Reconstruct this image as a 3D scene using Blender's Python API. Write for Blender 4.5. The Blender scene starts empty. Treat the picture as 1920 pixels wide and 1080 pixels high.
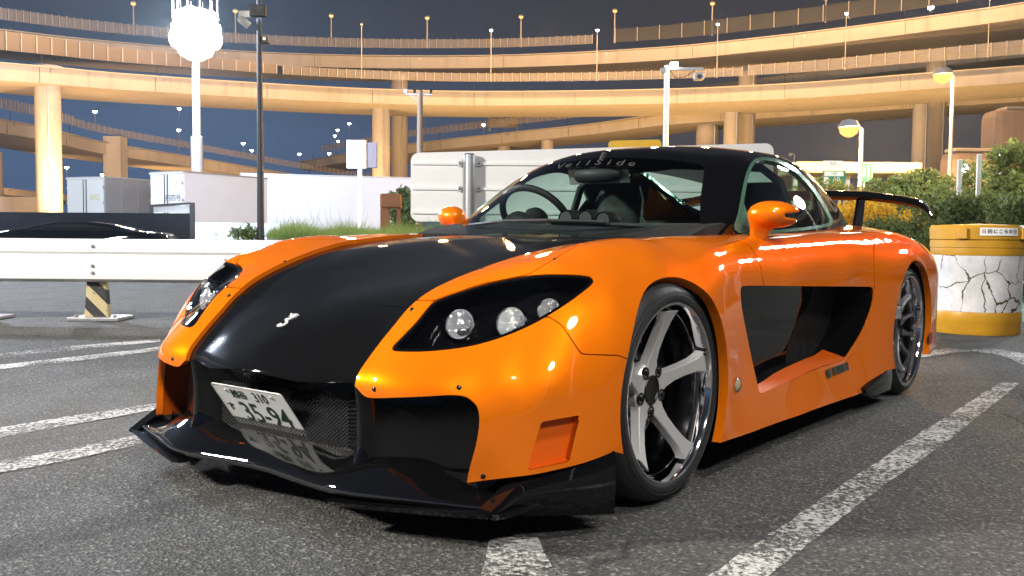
import bpy, bmesh, math, random
import numpy as np
from mathutils import Vector, Matrix, Euler

random.seed(7); rng = np.random.default_rng(7)
S = bpy.context.scene
COL = S.collection
PI = math.pi

# ------------------------------------------------------------------ camera
# car frame: x forward, y to the car's left, z up, origin on the ground under the front axle
CAM = np.array([2.3779, 2.14, 0.7676]); YAW, PITCH, ROLL, FPX = 3.7938, -0.0564, 0.0081, 1732.0162
def _axes():
    d = np.array([math.cos(PITCH)*math.cos(YAW), math.cos(PITCH)*math.sin(YAW), math.sin(PITCH)])
    r = np.cross(d, [0, 0, 1.0]); r /= np.linalg.norm(r); u = np.cross(r, d)
    c, s = math.cos(ROLL), math.sin(ROLL)
    return np.array([c*r + s*u, -s*r + c*u, d])
AX = _axes()
cd = bpy.data.cameras.new('camera'); co = bpy.data.objects.new('camera', cd); COL.objects.link(co)
co.matrix_world = Matrix(((AX[0][0], AX[1][0], -AX[2][0], CAM[0]), (AX[0][1], AX[1][1], -AX[2][1], CAM[1]),
                          (AX[0][2], AX[1][2], -AX[2][2], CAM[2]), (0, 0, 0, 1)))
cd.sensor_width = 36.0; cd.lens = FPX/1920*36.0; cd.clip_start = 0.05; cd.clip_end = 3000
S.camera = co

def photo(P):                       # point(s) -> photograph pixel (1920 x 1080)
    q = (np.asarray(P, float) - CAM) @ AX.T
    return np.stack([960 + FPX*q[..., 0]/q[..., 2], 540 - FPX*q[..., 1]/q[..., 2]], -1)
def ray(u, v):
    return np.array([(u-960)/FPX, (540-v)/FPX, 1.0]) @ AX
def site(u, v, D):                  # the point seen at a pixel, D metres in front of the camera
    return CAM + ray(u, v)*D
def on(u, v, ax, val):              # the point seen at a pixel on the plane x|y|z = val
    d = ray(u, v); i = 'xyz'.index(ax)
    return CAM + d*((val - CAM[i])/d[i])

# ------------------------------------------------------------------ sky, exposure
S.view_settings.view_transform = 'Standard'; S.view_settings.look = 'None'
S.view_settings.exposure = 0.0; S.view_settings.gamma = 1.0; S.view_settings.use_curve_mapping = False
W = bpy.data.worlds.new('World'); S.world = W; W.use_nodes = True
nt = W.node_tree; nt.nodes.clear()
def wn(t, **k):
    n = nt.nodes.new(t)
    for a, b in k.items(): setattr(n, a, b)
    return n
wo = wn('ShaderNodeOutputWorld'); bg = wn('ShaderNodeBackground'); tc = wn('ShaderNodeTexCoord'); sx = wn('ShaderNodeSeparateXYZ')
cr = wn('ShaderNodeValToRGB'); nt.links.new(tc.outputs['Generated'], sx.inputs[0]); nt.links.new(sx.outputs[2], cr.inputs[0])
def ramp(node, stops):
    e = node.color_ramp.elements
    while len(e) > 1: e.remove(e[-1])
    e[0].position, e[0].color = stops[0][0], (*stops[0][1], 1)
    for p, c in stops[1:]: e.new(p).color = (*c, 1)
ramp(cr, [(0, (.055, .095, .185)), (.10, (.050, .086, .165)), (.20, (.027, .039, .066)), (.45, (.013, .016, .025))])      # over the harbour lights
cr2 = wn('ShaderNodeValToRGB'); nt.links.new(sx.outputs[2], cr2.inputs[0])
ramp(cr2, [(0, (.058, .056, .066)), (.12, (.046, .046, .058)), (.22, (.027, .030, .042)), (.45, (.013, .016, .025))])        # over the town
mxw = wn('ShaderNodeMix', data_type='RGBA'); dt = wn('ShaderNodeVectorMath', operation='DOT_PRODUCT'); nt.links.new(tc.outputs['Generated'], dt.inputs[0]); dt.inputs[1].default_value = tuple(-AX[0])
mr = wn('ShaderNodeMapRange'); nt.links.new(dt.outputs['Value'], mr.inputs[0]); mr.inputs[1].default_value = -.15; mr.inputs[2].default_value = .25
nt.links.new(mr.outputs[0], mxw.inputs[0]); nt.links.new(cr2.outputs[0], mxw.inputs[6]); nt.links.new(cr.outputs[0], mxw.inputs[7])
nt.links.new(mxw.outputs[2], bg.inputs[0]); bg.inputs[1].default_value = 1.25
nt.links.new(bg.outputs[0], wo.inputs[0])
S.cycles.max_bounces = 8; S.cycles.transparent_max_bounces = 16; S.cycles.caustics_reflective = False; S.cycles.caustics_refractive = False
S.cycles.sample_clamp_indirect = 6.0

def lamp(name, loc, energy, color, radius=0.2, kind='POINT', aim=None, spot=None, size=None):
    ld = bpy.data.lights.new(name, kind); ld.energy = energy; ld.color = color
    if kind in ('POINT', 'SPOT'): ld.shadow_soft_size = radius
    if kind == 'SPOT': ld.spot_size = spot or 1.5; ld.spot_blend = 0.6
    if kind == 'AREA': ld.shape = 'RECTANGLE'; ld.size, ld.size_y = size
    o = bpy.data.objects.new(name, ld); o.location = loc; COL.objects.link(o)
    if aim is not None:
        o.rotation_euler = (Vector(aim) - Vector(loc)).to_track_quat('-Z', 'Y').to_euler()
    return o

# ------------------------------------------------------------------ helpers
def tag(o, label=None, cat=None, group=None, kind=None):
    if label: o['label'] = label
    if cat: o['category'] = cat
    if group: o['group'] = group
    if kind: o['kind'] = kind
    return o
def empty(name, loc=(0, 0, 0), rz=0.0, label=None, cat=None, group=None):
    o = bpy.data.objects.new(name, None); o.location = loc; o.rotation_euler = (0, 0, rz); o.empty_display_size = .1
    COL.objects.link(o); return tag(o, label, cat, group)
def mk(name, V, F, mat, parent=None, smooth=False, normals=None, mats=None, fm=None):
    me = bpy.data.meshes.new(name)
    me.from_pydata([tuple(map(float, v)) for v in V], [], [tuple(int(i) for i in f) for f in F])
    if mats:
        for m in mats: me.materials.append(m)
        me.polygons.foreach_set('material_index', list(fm))
    elif mat: me.materials.append(mat)
    if smooth: me.polygons.foreach_set('use_smooth', [True]*len(me.polygons))
    me.update()
    if normals is not None: me.normals_split_custom_set(normals)
    o = bpy.data.objects.new(name, me); COL.objects.link(o)
    if parent is not None: o.parent = parent
    return o
def share(name, me, parent=None, loc=(0, 0, 0), rot=(0, 0, 0), scale=(1, 1, 1)):
    o = bpy.data.objects.new(name, me); COL.objects.link(o); o.location = loc; o.rotation_euler = rot; o.scale = scale
    if parent is not None: o.parent = parent
    return o
class MB:                           # collects shapes into one mesh
    def __init__(s): s.V = []; s.F = []
    def add(s, V, F):
        b = len(s.V); s.V += [tuple(map(float, v)) for v in V]; s.F += [tuple(int(i)+b for i in f) for f in F]; return s
    def box(s, c, d, M=None):
        x, y, z = d[0]/2, d[1]/2, d[2]/2
        V = np.array([(i, j, k) for i in (-x, x) for j in (-y, y) for k in (-z, z)], float)
        if M is not None: V = V @ np.array(M).T
        V = V + np.array(c)
        return s.add(V, [(0, 1, 3, 2), (4, 6, 7, 5), (0, 4, 5, 1), (2, 3, 7, 6), (0, 2, 6, 4), (1, 5, 7, 3)])
    def bar(s, a, b, w, h=None, up=(0, 0, 1)):          # a box from a to b
        a = np.array(a, float); b = np.array(b, float); d = b-a; L = np.linalg.norm(d); d /= L
        u = np.array(up, float); r = np.cross(d, u)
        if np.linalg.norm(r) < 1e-4: r = np.cross(d, [1, 0, 0])
        r /= np.linalg.norm(r); u = np.cross(r, d)
        return s.box((a+b)/2, (L, w, h or w), np.stack([d, r, u], 1))
    def tube(s, pts, rad, n=10, cap=True):
        P = np.array(pts, float); m = len(P); rad = np.broadcast_to(rad, (m,))
        T = np.gradient(P, axis=0); T /= np.linalg.norm(T, axis=1)[:, None]
        u = np.cross(T[0], [0, 0, 1.0]);
        if np.linalg.norm(u) < 1e-3: u = np.cross(T[0], [1.0, 0, 0])
        u /= np.linalg.norm(u); V = []
        for i in range(m):
            u = u - T[i]*(u@T[i]); u /= np.linalg.norm(u); w = np.cross(T[i], u)
            for k in range(n):
                a = 2*PI*k/n; V.append(P[i] + rad[i]*(math.cos(a)*u + math.sin(a)*w))
        F = [(i*n+k, i*n+(k+1) % n, (i+1)*n+(k+1) % n, (i+1)*n+k) for i in range(m-1) for k in range(n)]
        if cap: F += [tuple(range(n))[::-1], tuple(range((m-1)*n, m*n))]
        return s.add(V, F)
    def lathe(s, prof, c=(0, 0, 0), axis='z', n=24, M=None):   # prof: (radius, height)
        V = []; m = len(prof)
        for r, h in prof:
            for k in range(n):
                a = 2*PI*k/n; p = (r*math.cos(a), r*math.sin(a), h)
                V.append(p)
        V = np.array(V)
        if axis == 'y': V = V[:, [0, 2, 1]]
        if axis == 'x': V = V[:, [2, 0, 1]]
        if M is not None: V = V @ np.array(M).T
        V = V + np.array(c)
        F = [(i*n+k, i*n+(k+1) % n, (i+1)*n+(k+1) % n, (i+1)*n+k) for i in range(m-1) for k in range(n)]
        return s.add(V, F)
    def prism(s, poly, a, b):       # polygon points (3d) swept by vectors a -> b
        P = np.array(poly, float); n = len(P); V = np.vstack([P+np.array(a), P+np.array(b)])
        return s.add(V, [tuple(range(n))[::-1], tuple(range(n, 2*n))] + [(k, (k+1) % n, n+(k+1) % n, n+k) for k in range(n)])
    def go(s, name, mat, parent=None, smooth=False, bevel=0, auto=None):
        o = mk(name, s.V, s.F, mat, parent)
        bm = bmesh.new(); bm.from_mesh(o.data)
        bmesh.ops.recalc_face_normals(bm, faces=bm.faces)
        if bevel: bmesh.ops.bevel(bm, geom=bm.edges[:], offset=bevel, segments=2, affect='EDGES', profile=.5)
        bm.to_mesh(o.data); bm.free()
        if smooth or auto:
            o.data.polygons.foreach_set('use_smooth', [True]*len(o.data.polygons))
            o.data.set_sharp_from_angle(angle=math.radians(auto or 35))
        return o
def crom(P, n=6, closed=False):     # Catmull-Rom through points
    P = np.array(P, float); m = len(P); out = []
    rngk = range(m if closed else m-1)
    for i in rngk:
        if closed: p0, p1, p2, p3 = P[i-1], P[i], P[(i+1) % m], P[(i+2) % m]
        else: p0, p1, p2, p3 = P[max(i-1, 0)], P[i], P[i+1], P[min(i+2, m-1)]
        for t in np.arange(n)/n:
            out.append(.5*(2*p1+(p2-p0)*t+(2*p0-5*p1+4*p2-p3)*t*t+(3*p1-p0-3*p2+p3)*t**3))
    if not closed: out.append(P[-1])
    return np.array(out)
def text(name, body, size, mat, parent=None, M=None, extrude=.0006, align='CENTER', xs=1.0, offset=0.0, spacing=1.0):
    cu = bpy.data.curves.new(name, 'FONT'); cu.body = body; cu.size = size; cu.extrude = extrude; cu.align_x = align; cu.align_y = 'CENTER'
    cu.offset = offset; cu.space_character = spacing; cu.resolution_u = 3
    o = bpy.data.objects.new(name, cu); COL.objects.link(o)
    dg = bpy.context.evaluated_depsgraph_get(); me = bpy.data.meshes.new_from_object(o.evaluated_get(dg))
    bpy.data.objects.remove(o); me.materials.clear(); me.materials.append(mat)
    if xs != 1.0: me.transform(Matrix.Diagonal((xs, 1, 1, 1)))
    o = bpy.data.objects.new(name, me); COL.objects.link(o)
    if M is not None: o.matrix_local = M
    if parent is not None: o.parent = parent
    return o

# ------------------------------------------------------------------ materials
class NT:
    def __init__(s, name):
        s.m = bpy.data.materials.new(name); s.m.use_nodes = True; s.t = s.m.node_tree; s.t.nodes.clear()
        s.out = s.n('ShaderNodeOutputMaterial'); s.obj = None
    def n(s, t, ins=None, **k):
        x = s.t.nodes.new(t)
        for a, b in k.items(): setattr(x, a, b)
        for a, b in (ins or {}).items():
            if isinstance(b, bpy.types.NodeSocket): s.t.links.new(b, x.inputs[a])
            else: x.inputs[a].default_value = b
        return x
    def co(s):
        if s.obj is None: s.obj = s.n('ShaderNodeTexCoord').outputs['Object']
        return s.obj
    def noise(s, scale, detail=4, rough=.55, vec=None):
        return s.n('ShaderNodeTexNoise', {'Vector': vec or s.co(), 'Scale': scale, 'Detail': detail, 'Roughness': rough}).outputs[0]
    def map(s, v, a, b, c=0.0, d=1.0):
        return s.n('ShaderNodeMapRange', {0: v, 1: a, 2: b, 3: c, 4: d}).outputs[0]
    def mix(s, f, a, b, mode='MIX'):
        x = s.n('ShaderNodeMix', data_type='RGBA', blend_type=mode)
        for sk, v in ((x.inputs[0], f), (x.inputs[6], a), (x.inputs[7], b)):
            if isinstance(v, bpy.types.NodeSocket): s.t.links.new(v, sk)
            else: sk.default_value = v if not isinstance(v, tuple) or len(v) == 4 else (*v, 1)
        return x.outputs[2]
    def math(s, op, a, b=0.0):
        return s.n('ShaderNodeMath', {0: a, 1: b}, operation=op).outputs[0]
    def bump(s, h, strength=.3, dist=.01):
        return s.n('ShaderNodeBump', {'Height': h, 'Strength': strength, 'Distance': dist}).outputs[0]
    def bsdf(s, **k):
        x = s.n('ShaderNodeBsdfPrincipled')
        for a, b in k.items():
            a = a.replace('_', ' ')
            sk = x.inputs[a]
            if isinstance(b, bpy.types.NodeSocket): s.t.links.new(b, sk)
            else: sk.default_value = (*b, 1) if isinstance(b, tuple) and len(b) == 3 and sk.type == 'RGBA' else b
        s.t.links.new(x.outputs[0], s.out.inputs[0]); return x
def plain(name, col, rough=.5, metal=0.0, var=.12, scale=6.0, bump=0.0, bscale=60, **k):
    t = NT(name); c = tuple(col)
    n = t.noise(scale, 5)
    a = tuple(max(0, x*(1-var)) for x in c); b = tuple(x*(1+var) for x in c)
    cs = t.mix(n, a, b)
    r = t.map(t.noise(scale*2.3, 4), .3, .7, max(.02, rough*.8), min(1, rough*1.2))
    kw = dict(Base_Color=cs, Roughness=r, Metallic=metal)
    if bump: kw['Normal'] = t.bump(t.noise(bscale, 6), bump, .004)
    kw.update(k); t.bsdf(**kw); return t.m
def glass(name, tint, rough=.0, f0=.04):
    t = NT(name); g = t.n('ShaderNodeNewGeometry')
    d = t.n('ShaderNodeVectorMath', {0: g.outputs['Normal'], 1: g.outputs['Incoming']}, operation='DOT_PRODUCT').outputs['Value']
    c = t.math('SUBTRACT', 1.0, t.math('ABSOLUTE', d)); fr = t.math('ADD', f0, t.math('MULTIPLY', t.math('POWER', c, 5.0), 1-f0))
    tr = t.n('ShaderNodeBsdfTransparent', {'Color': (*tint, 1)}).outputs[0]
    gl = t.n('ShaderNodeBsdfGlossy', {'Color': (1, 1, 1, 1), 'Roughness': rough}).outputs[0]
    mx = t.n('ShaderNodeMixShader', {0: fr, 1: tr, 2: gl}).outputs[0]
    t.t.links.new(mx, t.out.inputs[0]); return t.m
def emit(name, col, strength):
    t = NT(name); x = t.n('ShaderNodeEmission', {'Color': (*col, 1), 'Strength': strength}); t.t.links.new(x.outputs[0], t.out.inputs[0]); return t.m
def paint(name, col, rough=.38, coat=1.0, flake=.0, metal=0.0, spec=.5, crough=.03, cior=1.5, lined=True):
    t = NT(name)
    fl = t.n('ShaderNodeTexVoronoi', {'Vector': t.co(), 'Scale': 900.0}).outputs[1]
    n = t.noise(2.2, 3)
    c1 = t.mix(n, tuple(x*.93 for x in col), tuple(min(1, x*1.05) for x in col))
    c2 = t.mix(flake, c1, fl, 'SOFT_LIGHT') if flake else c1
    if lined: c2 = t.mix(t.n('ShaderNodeNewGeometry').outputs['Backfacing'], c2, (.006, .006, .006))      # unpainted inner side of the panels
    orange = t.bump(t.noise(140, 2), .025, .002)
    t.bsdf(Base_Color=c2, Roughness=rough, Metallic=metal, Coat_Weight=coat, Coat_Roughness=crough, Coat_Normal=orange, Coat_IOR=cior, Specular_IOR_Level=spec, Specular_Tint=tuple(min(1, x*1.1) for x in col))
    return t.m
M = {}
M['orange'] = paint('orange_paint', (.88, .192, .003), .42, 1.0, .10, metal=.24, spec=.0)
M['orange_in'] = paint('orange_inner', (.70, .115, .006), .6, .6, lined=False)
M['black'] = paint('black_paint', (.0035, .0035, .004), .9, 1.0, spec=.02, crough=.02)
M['lip'] = paint('gloss_black_lip', (.0035, .0035, .004), .9, 1.0, spec=.02, crough=.012, cior=2.3)
M['carbon'] = paint('black_bonnet', (.0055, .0058, .0065), .9, .7, spec=.02, crough=.05)
M['matte'] = plain('black_plastic', (.012, .012, .013), .6)
M['dark'] = plain('dark_interior', (.004, .004, .0045), .75)
M['rubber'] = plain('rubber', (.014, .014, .015), .62, bump=.15, bscale=220)
M['chrome'] = plain('polished_alloy', (.82, .82, .84), .07, 1.0, .03)
M['alloy'] = plain('brushed_alloy', (.80, .79, .79), .38, .6, .03, 4)
M['silver'] = plain('silver_badge', (.55, .55, .56), .35, .4)
M['barrel'] = plain('dark_chrome', (.09, .09, .10), .16, 1.0)
M['disc'] = plain('brake_steel', (.30, .30, .32), .3, 1.0)
M['bolt'] = plain('bolt_black', (.006, .006, .006), .3, .0)
M['glass'] = glass('window_glass', (.80, .90, .87))
M['glass_side'] = glass('side_window_glass', (.62, .80, .74), f0=.08)
M['lens'] = glass('lamp_lens', (.95, .95, .96))
M['trim'] = plain('trim_green_reflection', (.13, .27, .19), .2, .5)  # rubber trim with greenish reflections put into its colour
def crystal():
    t = NT('crystal_lens'); vo = t.n('ShaderNodeTexVoronoi', {'Vector': t.co(), 'Scale': 150.0}); b = t.bump(vo.outputs[0], .9, .004)
    tr = t.n('ShaderNodeBsdfTransparent', {'Color': (.9, .92, .95, 1)}).outputs[0]
    gl = t.n('ShaderNodeBsdfGlossy', {'Color': (1, 1, 1, 1), 'Roughness': .06, 'Normal': b}).outputs[0]; df = t.n('ShaderNodeBsdfDiffuse', {'Color': (.9, .9, .92, 1), 'Normal': b}).outputs[0]
    m1 = t.n('ShaderNodeMixShader', {0: .25, 1: gl, 2: df}).outputs[0]; mx = t.n('ShaderNodeMixShader', {0: .32, 1: tr, 2: m1}).outputs[0]
    t.t.links.new(mx, t.out.inputs[0]); return t.m
M['crystal'] = crystal()
M['reflector'] = plain('lamp_reflector', (.88, .89, .92), .3, .45, .03)
M['amber'] = plain('amber_lens', (.55, .47, .30), .12, .2)
M['red'] = plain('red_plastic', (.5, .02, .015), .25)
M['white'] = plain('white_plate', (.87, .88, .87), .35, var=.03)
M['ink'] = plain('plate_ink', (.008, .03, .018), .45)
M['print_white'] = plain('white_print', (.55, .55, .56), .5)
M['print_grey'] = plain('grey_print', (.05, .052, .054), .5)

# ------------------------------------------------------------------ surfaces: smooth fields, meshed and cut into panels
class TPS:                          # thin-plate surface through scattered points (a, b, value)
    def __init__(s, pts, lam=2e-5, mirror=None, stretch=(1, 1), soft=None):
        P = np.array(pts, float)
        if mirror is not None:
            Q = P[np.abs(P[:, mirror]) > 1e-6].copy(); Q[:, mirror] *= -1; P = np.vstack([P, Q])
        s.st = np.array(stretch, float); s.X = P[:, :2]*s.st; n = len(P)
        K = s.k(s.X, s.X) + np.diag(lam*(soft(P) if soft else np.ones(n))); T = np.hstack([np.ones((n, 1)), s.X])
        A = np.block([[K, T], [T.T, np.zeros((3, 3))]])
        s.w = np.linalg.solve(A, np.concatenate([P[:, 2], np.zeros(3)]))
    def k(s, A, B):
        d = ((A[:, None, :]-B[None])**2).sum(-1); return .5*d*np.log(d+1e-12)
    def __call__(s, a, b):
        a, b = np.broadcast_arrays(a, b); sh = a.shape
        X = np.stack([a.ravel(), b.ravel()], -1)*s.st; out = np.empty(len(X))
        for i in range(0, len(X), 20000):
            Y = X[i:i+20000]; out[i:i+20000] = s.k(Y, s.X) @ s.w[:-3] + s.w[-3] + Y @ s.w[-2:]
        return out.reshape(sh)
def smax(a, b, k):
    h = np.maximum(k-np.abs(a-b), 0)/k
    return np.maximum(a, b) + h*h*k*.25
def nets(S_, org, st):              # naive surface nets
    ins = S_ < 0; nx, ny, nz = S_.shape
    cnt = np.zeros((nx-1, ny-1, nz-1)); acc = np.zeros((nx-1, ny-1, nz-1, 3))
    sl = lambda o, n: slice(o, n-1+o)
    for ax in range(3):
        for o1 in (0, 1):
            for o2 in (0, 1):
                of = [0, 0, 0]; b_, c_ = [i for i in range(3) if i != ax]; of[b_] = o1; of[c_] = o2
                A = S_[sl(of[0], nx), sl(of[1], ny), sl(of[2], nz)]; of2 = list(of); of2[ax] = 1
                B = S_[sl(of2[0], nx), sl(of2[1], ny), sl(of2[2], nz)]
                m = (A < 0) != (B < 0); t = np.where(m, A/np.where(m, A-B, 1), 0)
                cnt += m
                for i in range(3):
                    acc[..., i] += m*(of[i] + (t if i == ax else 0))
    act = cnt > 0; idx = -np.ones(act.shape, int); idx[act] = np.arange(act.sum())
    ijk = np.argwhere(act); V = (ijk + acc[act]/cnt[act][:, None])*st + np.array(org)
    Q = []
    for ax in range(3):
        b_, c_ = (ax+1) % 3, (ax+2) % 3
        a0 = np.take(ins, range(0, S_.shape[ax]-1), ax); a1 = np.take(ins, range(1, S_.shape[ax]), ax)
        e_ = np.argwhere(a0 != a1)
        ok = (e_[:, b_] > 0) & (e_[:, c_] > 0) & (e_[:, b_] < S_.shape[b_]-1) & (e_[:, c_] < S_.shape[c_]-1); e_ = e_[ok]
        fl = a0[tuple(e_.T)]
        def g(db, dc):
            q = e_.copy(); q[:, b_] += db; q[:, c_] += dc; return idx[tuple(q.T)]
        q = np.stack([g(-1, -1), g(0, -1), g(0, 0), g(-1, 0)], 1)
        q[~fl] = q[~fl][:, ::-1]; Q.append(q)
    Q = np.vstack(Q)
    return V, np.vstack([Q[:, [0, 1, 2]], Q[:, [0, 2, 3]]])
def field_mesh(fn, lo, hi, st):
    ax = [np.arange(lo[i], hi[i]+st*.5, st) for i in range(3)]
    V, F = nets(fn(ax[0][:, None, None], ax[1][None, :, None], ax[2][None, None, :]), lo, st)
    h = 8e-4
    def grad(V):
        c = fn(*V.T); return c, np.stack([(fn(*(V+np.eye(3)[i]*h).T)-c)/h for i in range(3)], 1)
    for _ in range(3):
        c, G = grad(V); d = c[:, None]*G/np.maximum((G*G).sum(1), .2)[:, None]
        V = V - np.clip(d, -st, st)
    c, G = grad(V); N = G/np.linalg.norm(G, axis=1)[:, None]
    return V, N, F
def clip(m, d):                     # keep d < 0
    V, N, F = m; d = np.where(np.abs(d) < 1e-9, -1e-9, d); i = d < 0; c = i[F].sum(1)
    full = F[c == 3]
    def first(T, mask):
        k_ = np.argmax(mask[T], 1); return np.stack([T[np.arange(len(T)), (k_+j) % 3] for j in range(3)], 1)
    one = first(F[c == 1], i); two = first(F[c == 2], ~i)
    E = np.vstack([one[:, [0, 1]], one[:, [0, 2]], two[:, [0, 1]], two[:, [0, 2]]]); E = np.sort(E, 1)
    if len(E):
        U, inv = np.unique(E, axis=0, return_inverse=True); inv = inv.ravel()
        t = d[U[:, 0]]/(d[U[:, 0]]-d[U[:, 1]])
        nv = V[U[:, 0]]+(V[U[:, 1]]-V[U[:, 0]])*t[:, None]; nn = N[U[:, 0]]+(N[U[:, 1]]-N[U[:, 0]])*t[:, None]
        nn /= np.maximum(np.linalg.norm(nn, axis=1), 1e-9)[:, None]
        b = len(V); inv = inv + b; a, c_ = len(one), len(two)
        e1, e2, e3, e4 = inv[:a], inv[a:2*a], inv[2*a:2*a+c_], inv[2*a+c_:]
        F2 = np.vstack([full, np.stack([one[:, 0], e1, e2], 1), np.stack([e3, two[:, 1], two[:, 2]], 1), np.stack([e3, two[:, 2], e4], 1)])
        V = np.vstack([V, nv]); N = np.vstack([N, nn])
    else: F2 = full
    u, inv = np.unique(F2, return_inverse=True)
    return V[u], N[u], inv.reshape(-1, 3)
def split(m, fn, gap=0.0):          # -> (inside, outside)
    d = fn(m[0]); return clip(m, d+gap), clip(m, gap-d)
def sdp(poly, X):                   # signed distance to a closed 2d polygon, negative inside
    P = np.array(poly, float); Qn = np.roll(P, -1, 0); best = np.full(len(X), 1e18); inside = np.zeros(len(X), bool)
    for a, b in zip(P, Qn):
        e_ = b-a; w = X-a; t = np.clip((w@e_)/max(e_@e_, 1e-12), 0, 1); r = w-t[:, None]*e_
        best = np.minimum(best, (r*r).sum(1))
        c = (a[1] > X[:, 1]) != (b[1] > X[:, 1])
        with np.errstate(divide='ignore', invalid='ignore'):
            inside ^= c & (X[:, 0] < (b[0]-a[0])*(X[:, 1]-a[1])/(b[1]-a[1]) + a[0])
    return np.where(inside, -1, 1)*np.sqrt(best)
def traced(poly, smooth=4):         # outline seen in the photograph, carried onto the near flank
    P = crom(poly, smooth, True) if smooth else np.array(poly, float)
    return lambda V: sdp(P, photo(V))
def plan(poly, a, b, smooth=0):
    P = crom(poly, smooth, True) if smooth else np.array(poly, float)
    return lambda V: sdp(P, V[:, [a, b]])
def merge(a, b):
    return np.vstack([a[0], b[0]]), np.vstack([a[1], b[1]]), np.vstack([a[2], b[2]+len(a[0])])
def mirrored(m):
    f = np.array([1, -1, 1.0]); return m[0]*f, m[1]*f, m[2][:, ::-1]
def skin(name, m, mat, parent, depth=.012, off=0.0, skirt_mat=None):
    V, N, F = m; V = V - N*(off[:, None] if isinstance(off, np.ndarray) else off); n = len(V)
    E = np.vstack([F[:, [0, 1]], F[:, [1, 2]], F[:, [2, 0]]]); key = np.sort(E, 1)
    _, ix, ct = np.unique(key, axis=0, return_index=True, return_counts=True); B = E[ix[ct == 1]]
    B = B[~((np.abs(V[B[:, 0], 1]) < 2e-4) & (np.abs(V[B[:, 1], 1]) < 2e-4))]
    faces = [tuple(f) for f in F]; nor = [N[F].reshape(-1, 3)]; VV = V; fm = [0]*len(F)
    if (isinstance(depth, np.ndarray) or depth) and len(B):
        VV = np.vstack([V, V - N*(depth[:, None] if isinstance(depth, np.ndarray) else depth)])
        q = np.stack([B[:, 1], B[:, 0], B[:, 0]+n, B[:, 1]+n], 1)
        a, b, c = VV[q[:, 0]], VV[q[:, 1]], VV[q[:, 2]]; fn_ = np.cross(b-a, c-b)
        fn_ /= np.maximum(np.linalg.norm(fn_, axis=1), 1e-12)[:, None]
        faces += [tuple(x) for x in q]; nor.append(np.repeat(fn_, 4, 0)); fm += [1 if skirt_mat else 0]*len(q)
    return mk(name, VV, faces, None, parent, True, np.vstack(nor), [mat]+([skirt_mat] if skirt_mat else []), fm)
def pair(name, m, mat, parent, **k):
    return skin(name, m, mat, parent, **k), skin(name, mirrored(m), mat, parent, **k)
def whole(name, m, mat, parent, **k):
    return skin(name, merge(m, mirrored(m)), mat, parent, **k)

# ------------------------------------------------------------------ the car: body field
_by = (.60, .70, .78, .85, .90, .95)
_bt = [(-.2, .757, .762, .742, .705, .660, .600), (-.4, .765, .771, .757, .725, .682, .62), (-.85, .774, .778, .757, .705, .640, .56), (-1.3, .793, .789, .765, .712, .650, .57), (-1.6, .803, .797, .775, .73, .672, .60),
       (-1.9, .812, .805, .790, .755, .71, .645), (-2.4, .832, .818, .806, .786, .758, .70), (-2.8, .832, .815, .796, .770, .738, .68), (-3.2, .795, .775, .752, .70, .635, .55)]
_bc = crom(_bt, 4)
BELT = [(r[0], y, r[i+1]) for r in _bc for i, y in enumerate(_by)]
top = TPS([  # x, y, z
 (.90, 0, .335), (.82, 0, .395), (.75, 0, .462), (.666, 0, .522), (.60, 0, .553), (.525, 0, .582), (.40, 0, .622), (.3, 0, .652), (.05, 0, .716), (-.2, 0, .760), (-.45, 0, .790), (-.7, 0, .80),
 (.84, .2, .345), (.78, .2, .400), (.666, .2, .503), (.525, .2, .583), (.3, .2, .658), (.05, .2, .722), (-.2, .2, .762), (-.45, .2, .786),
 (.525, .33, .584), (.3, .33, .668), (.05, .36, .728), (-.2, .38, .760), (-.45, .45, .778),
 (.7376, .377, .3987), (.6, .385, .526), (.5249, .3913, .5855), (.42, .41, .635), (.3058, .4468, .6709), (.18, .47, .703), (.0463, .5014, .7285), (.5598, .4119, .5655), (.6705, .4457, .4695),
 (-.12, .54, .748),
 (.54, .475, .583), (.42, .535, .632), (.36, .62, .658), (.33, .72, .676), (.26, .77, .678), (.25, .795, .665),
 (.65, .53, .470), (.578, .63, .486), (.51, .712, .522), (.425, .772, .578), (.332, .80, .628),
 (.53, .56, .549), (.45, .65, .572),
 (.73, .45, .408), (.71, .54, .406), (.67, .62, .404), (.61, .70, .400), (.55, .78, .400), (.685, .52, .438), (.63, .62, .444), (.57, .71, .448), (.50, .785, .478), (.45, .83, .503), (.42, .87, .49), (.78, .5, .35), (.72, .66, .34), (.64, .78, .33), (.36, .83, .590), (.28, .87, .605), (.30, .92, .54), (.40, .92, .44),
 (.2, .60, .714), (.24, .69, .708), (.15, .72, .730), (.07, .72, .746), (.05, .60, .744), (-.081, .72, .762),
 (.12, .81, .690), (0, .80, .722), (0, .86, .687), (0, .90, .650), (0, .95, .585),
 (-2.8, 0, .86), (-3.1, 0, .83), (-3.2, .5, .80), (-3.42, 0, .76), (-3.42, .6, .72), (-3.42, .8, .64), (-1.6, 0, .80), (-2.2, 0, .82), (-1.0, 0, .80), (-1.6, .4, .80), (-2.2, .4, .82)] + BELT,
 lam=5e-4, mirror=1, soft=lambda P: np.interp(P[:, 0], [-.5, .1], [12, 1]))
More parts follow.
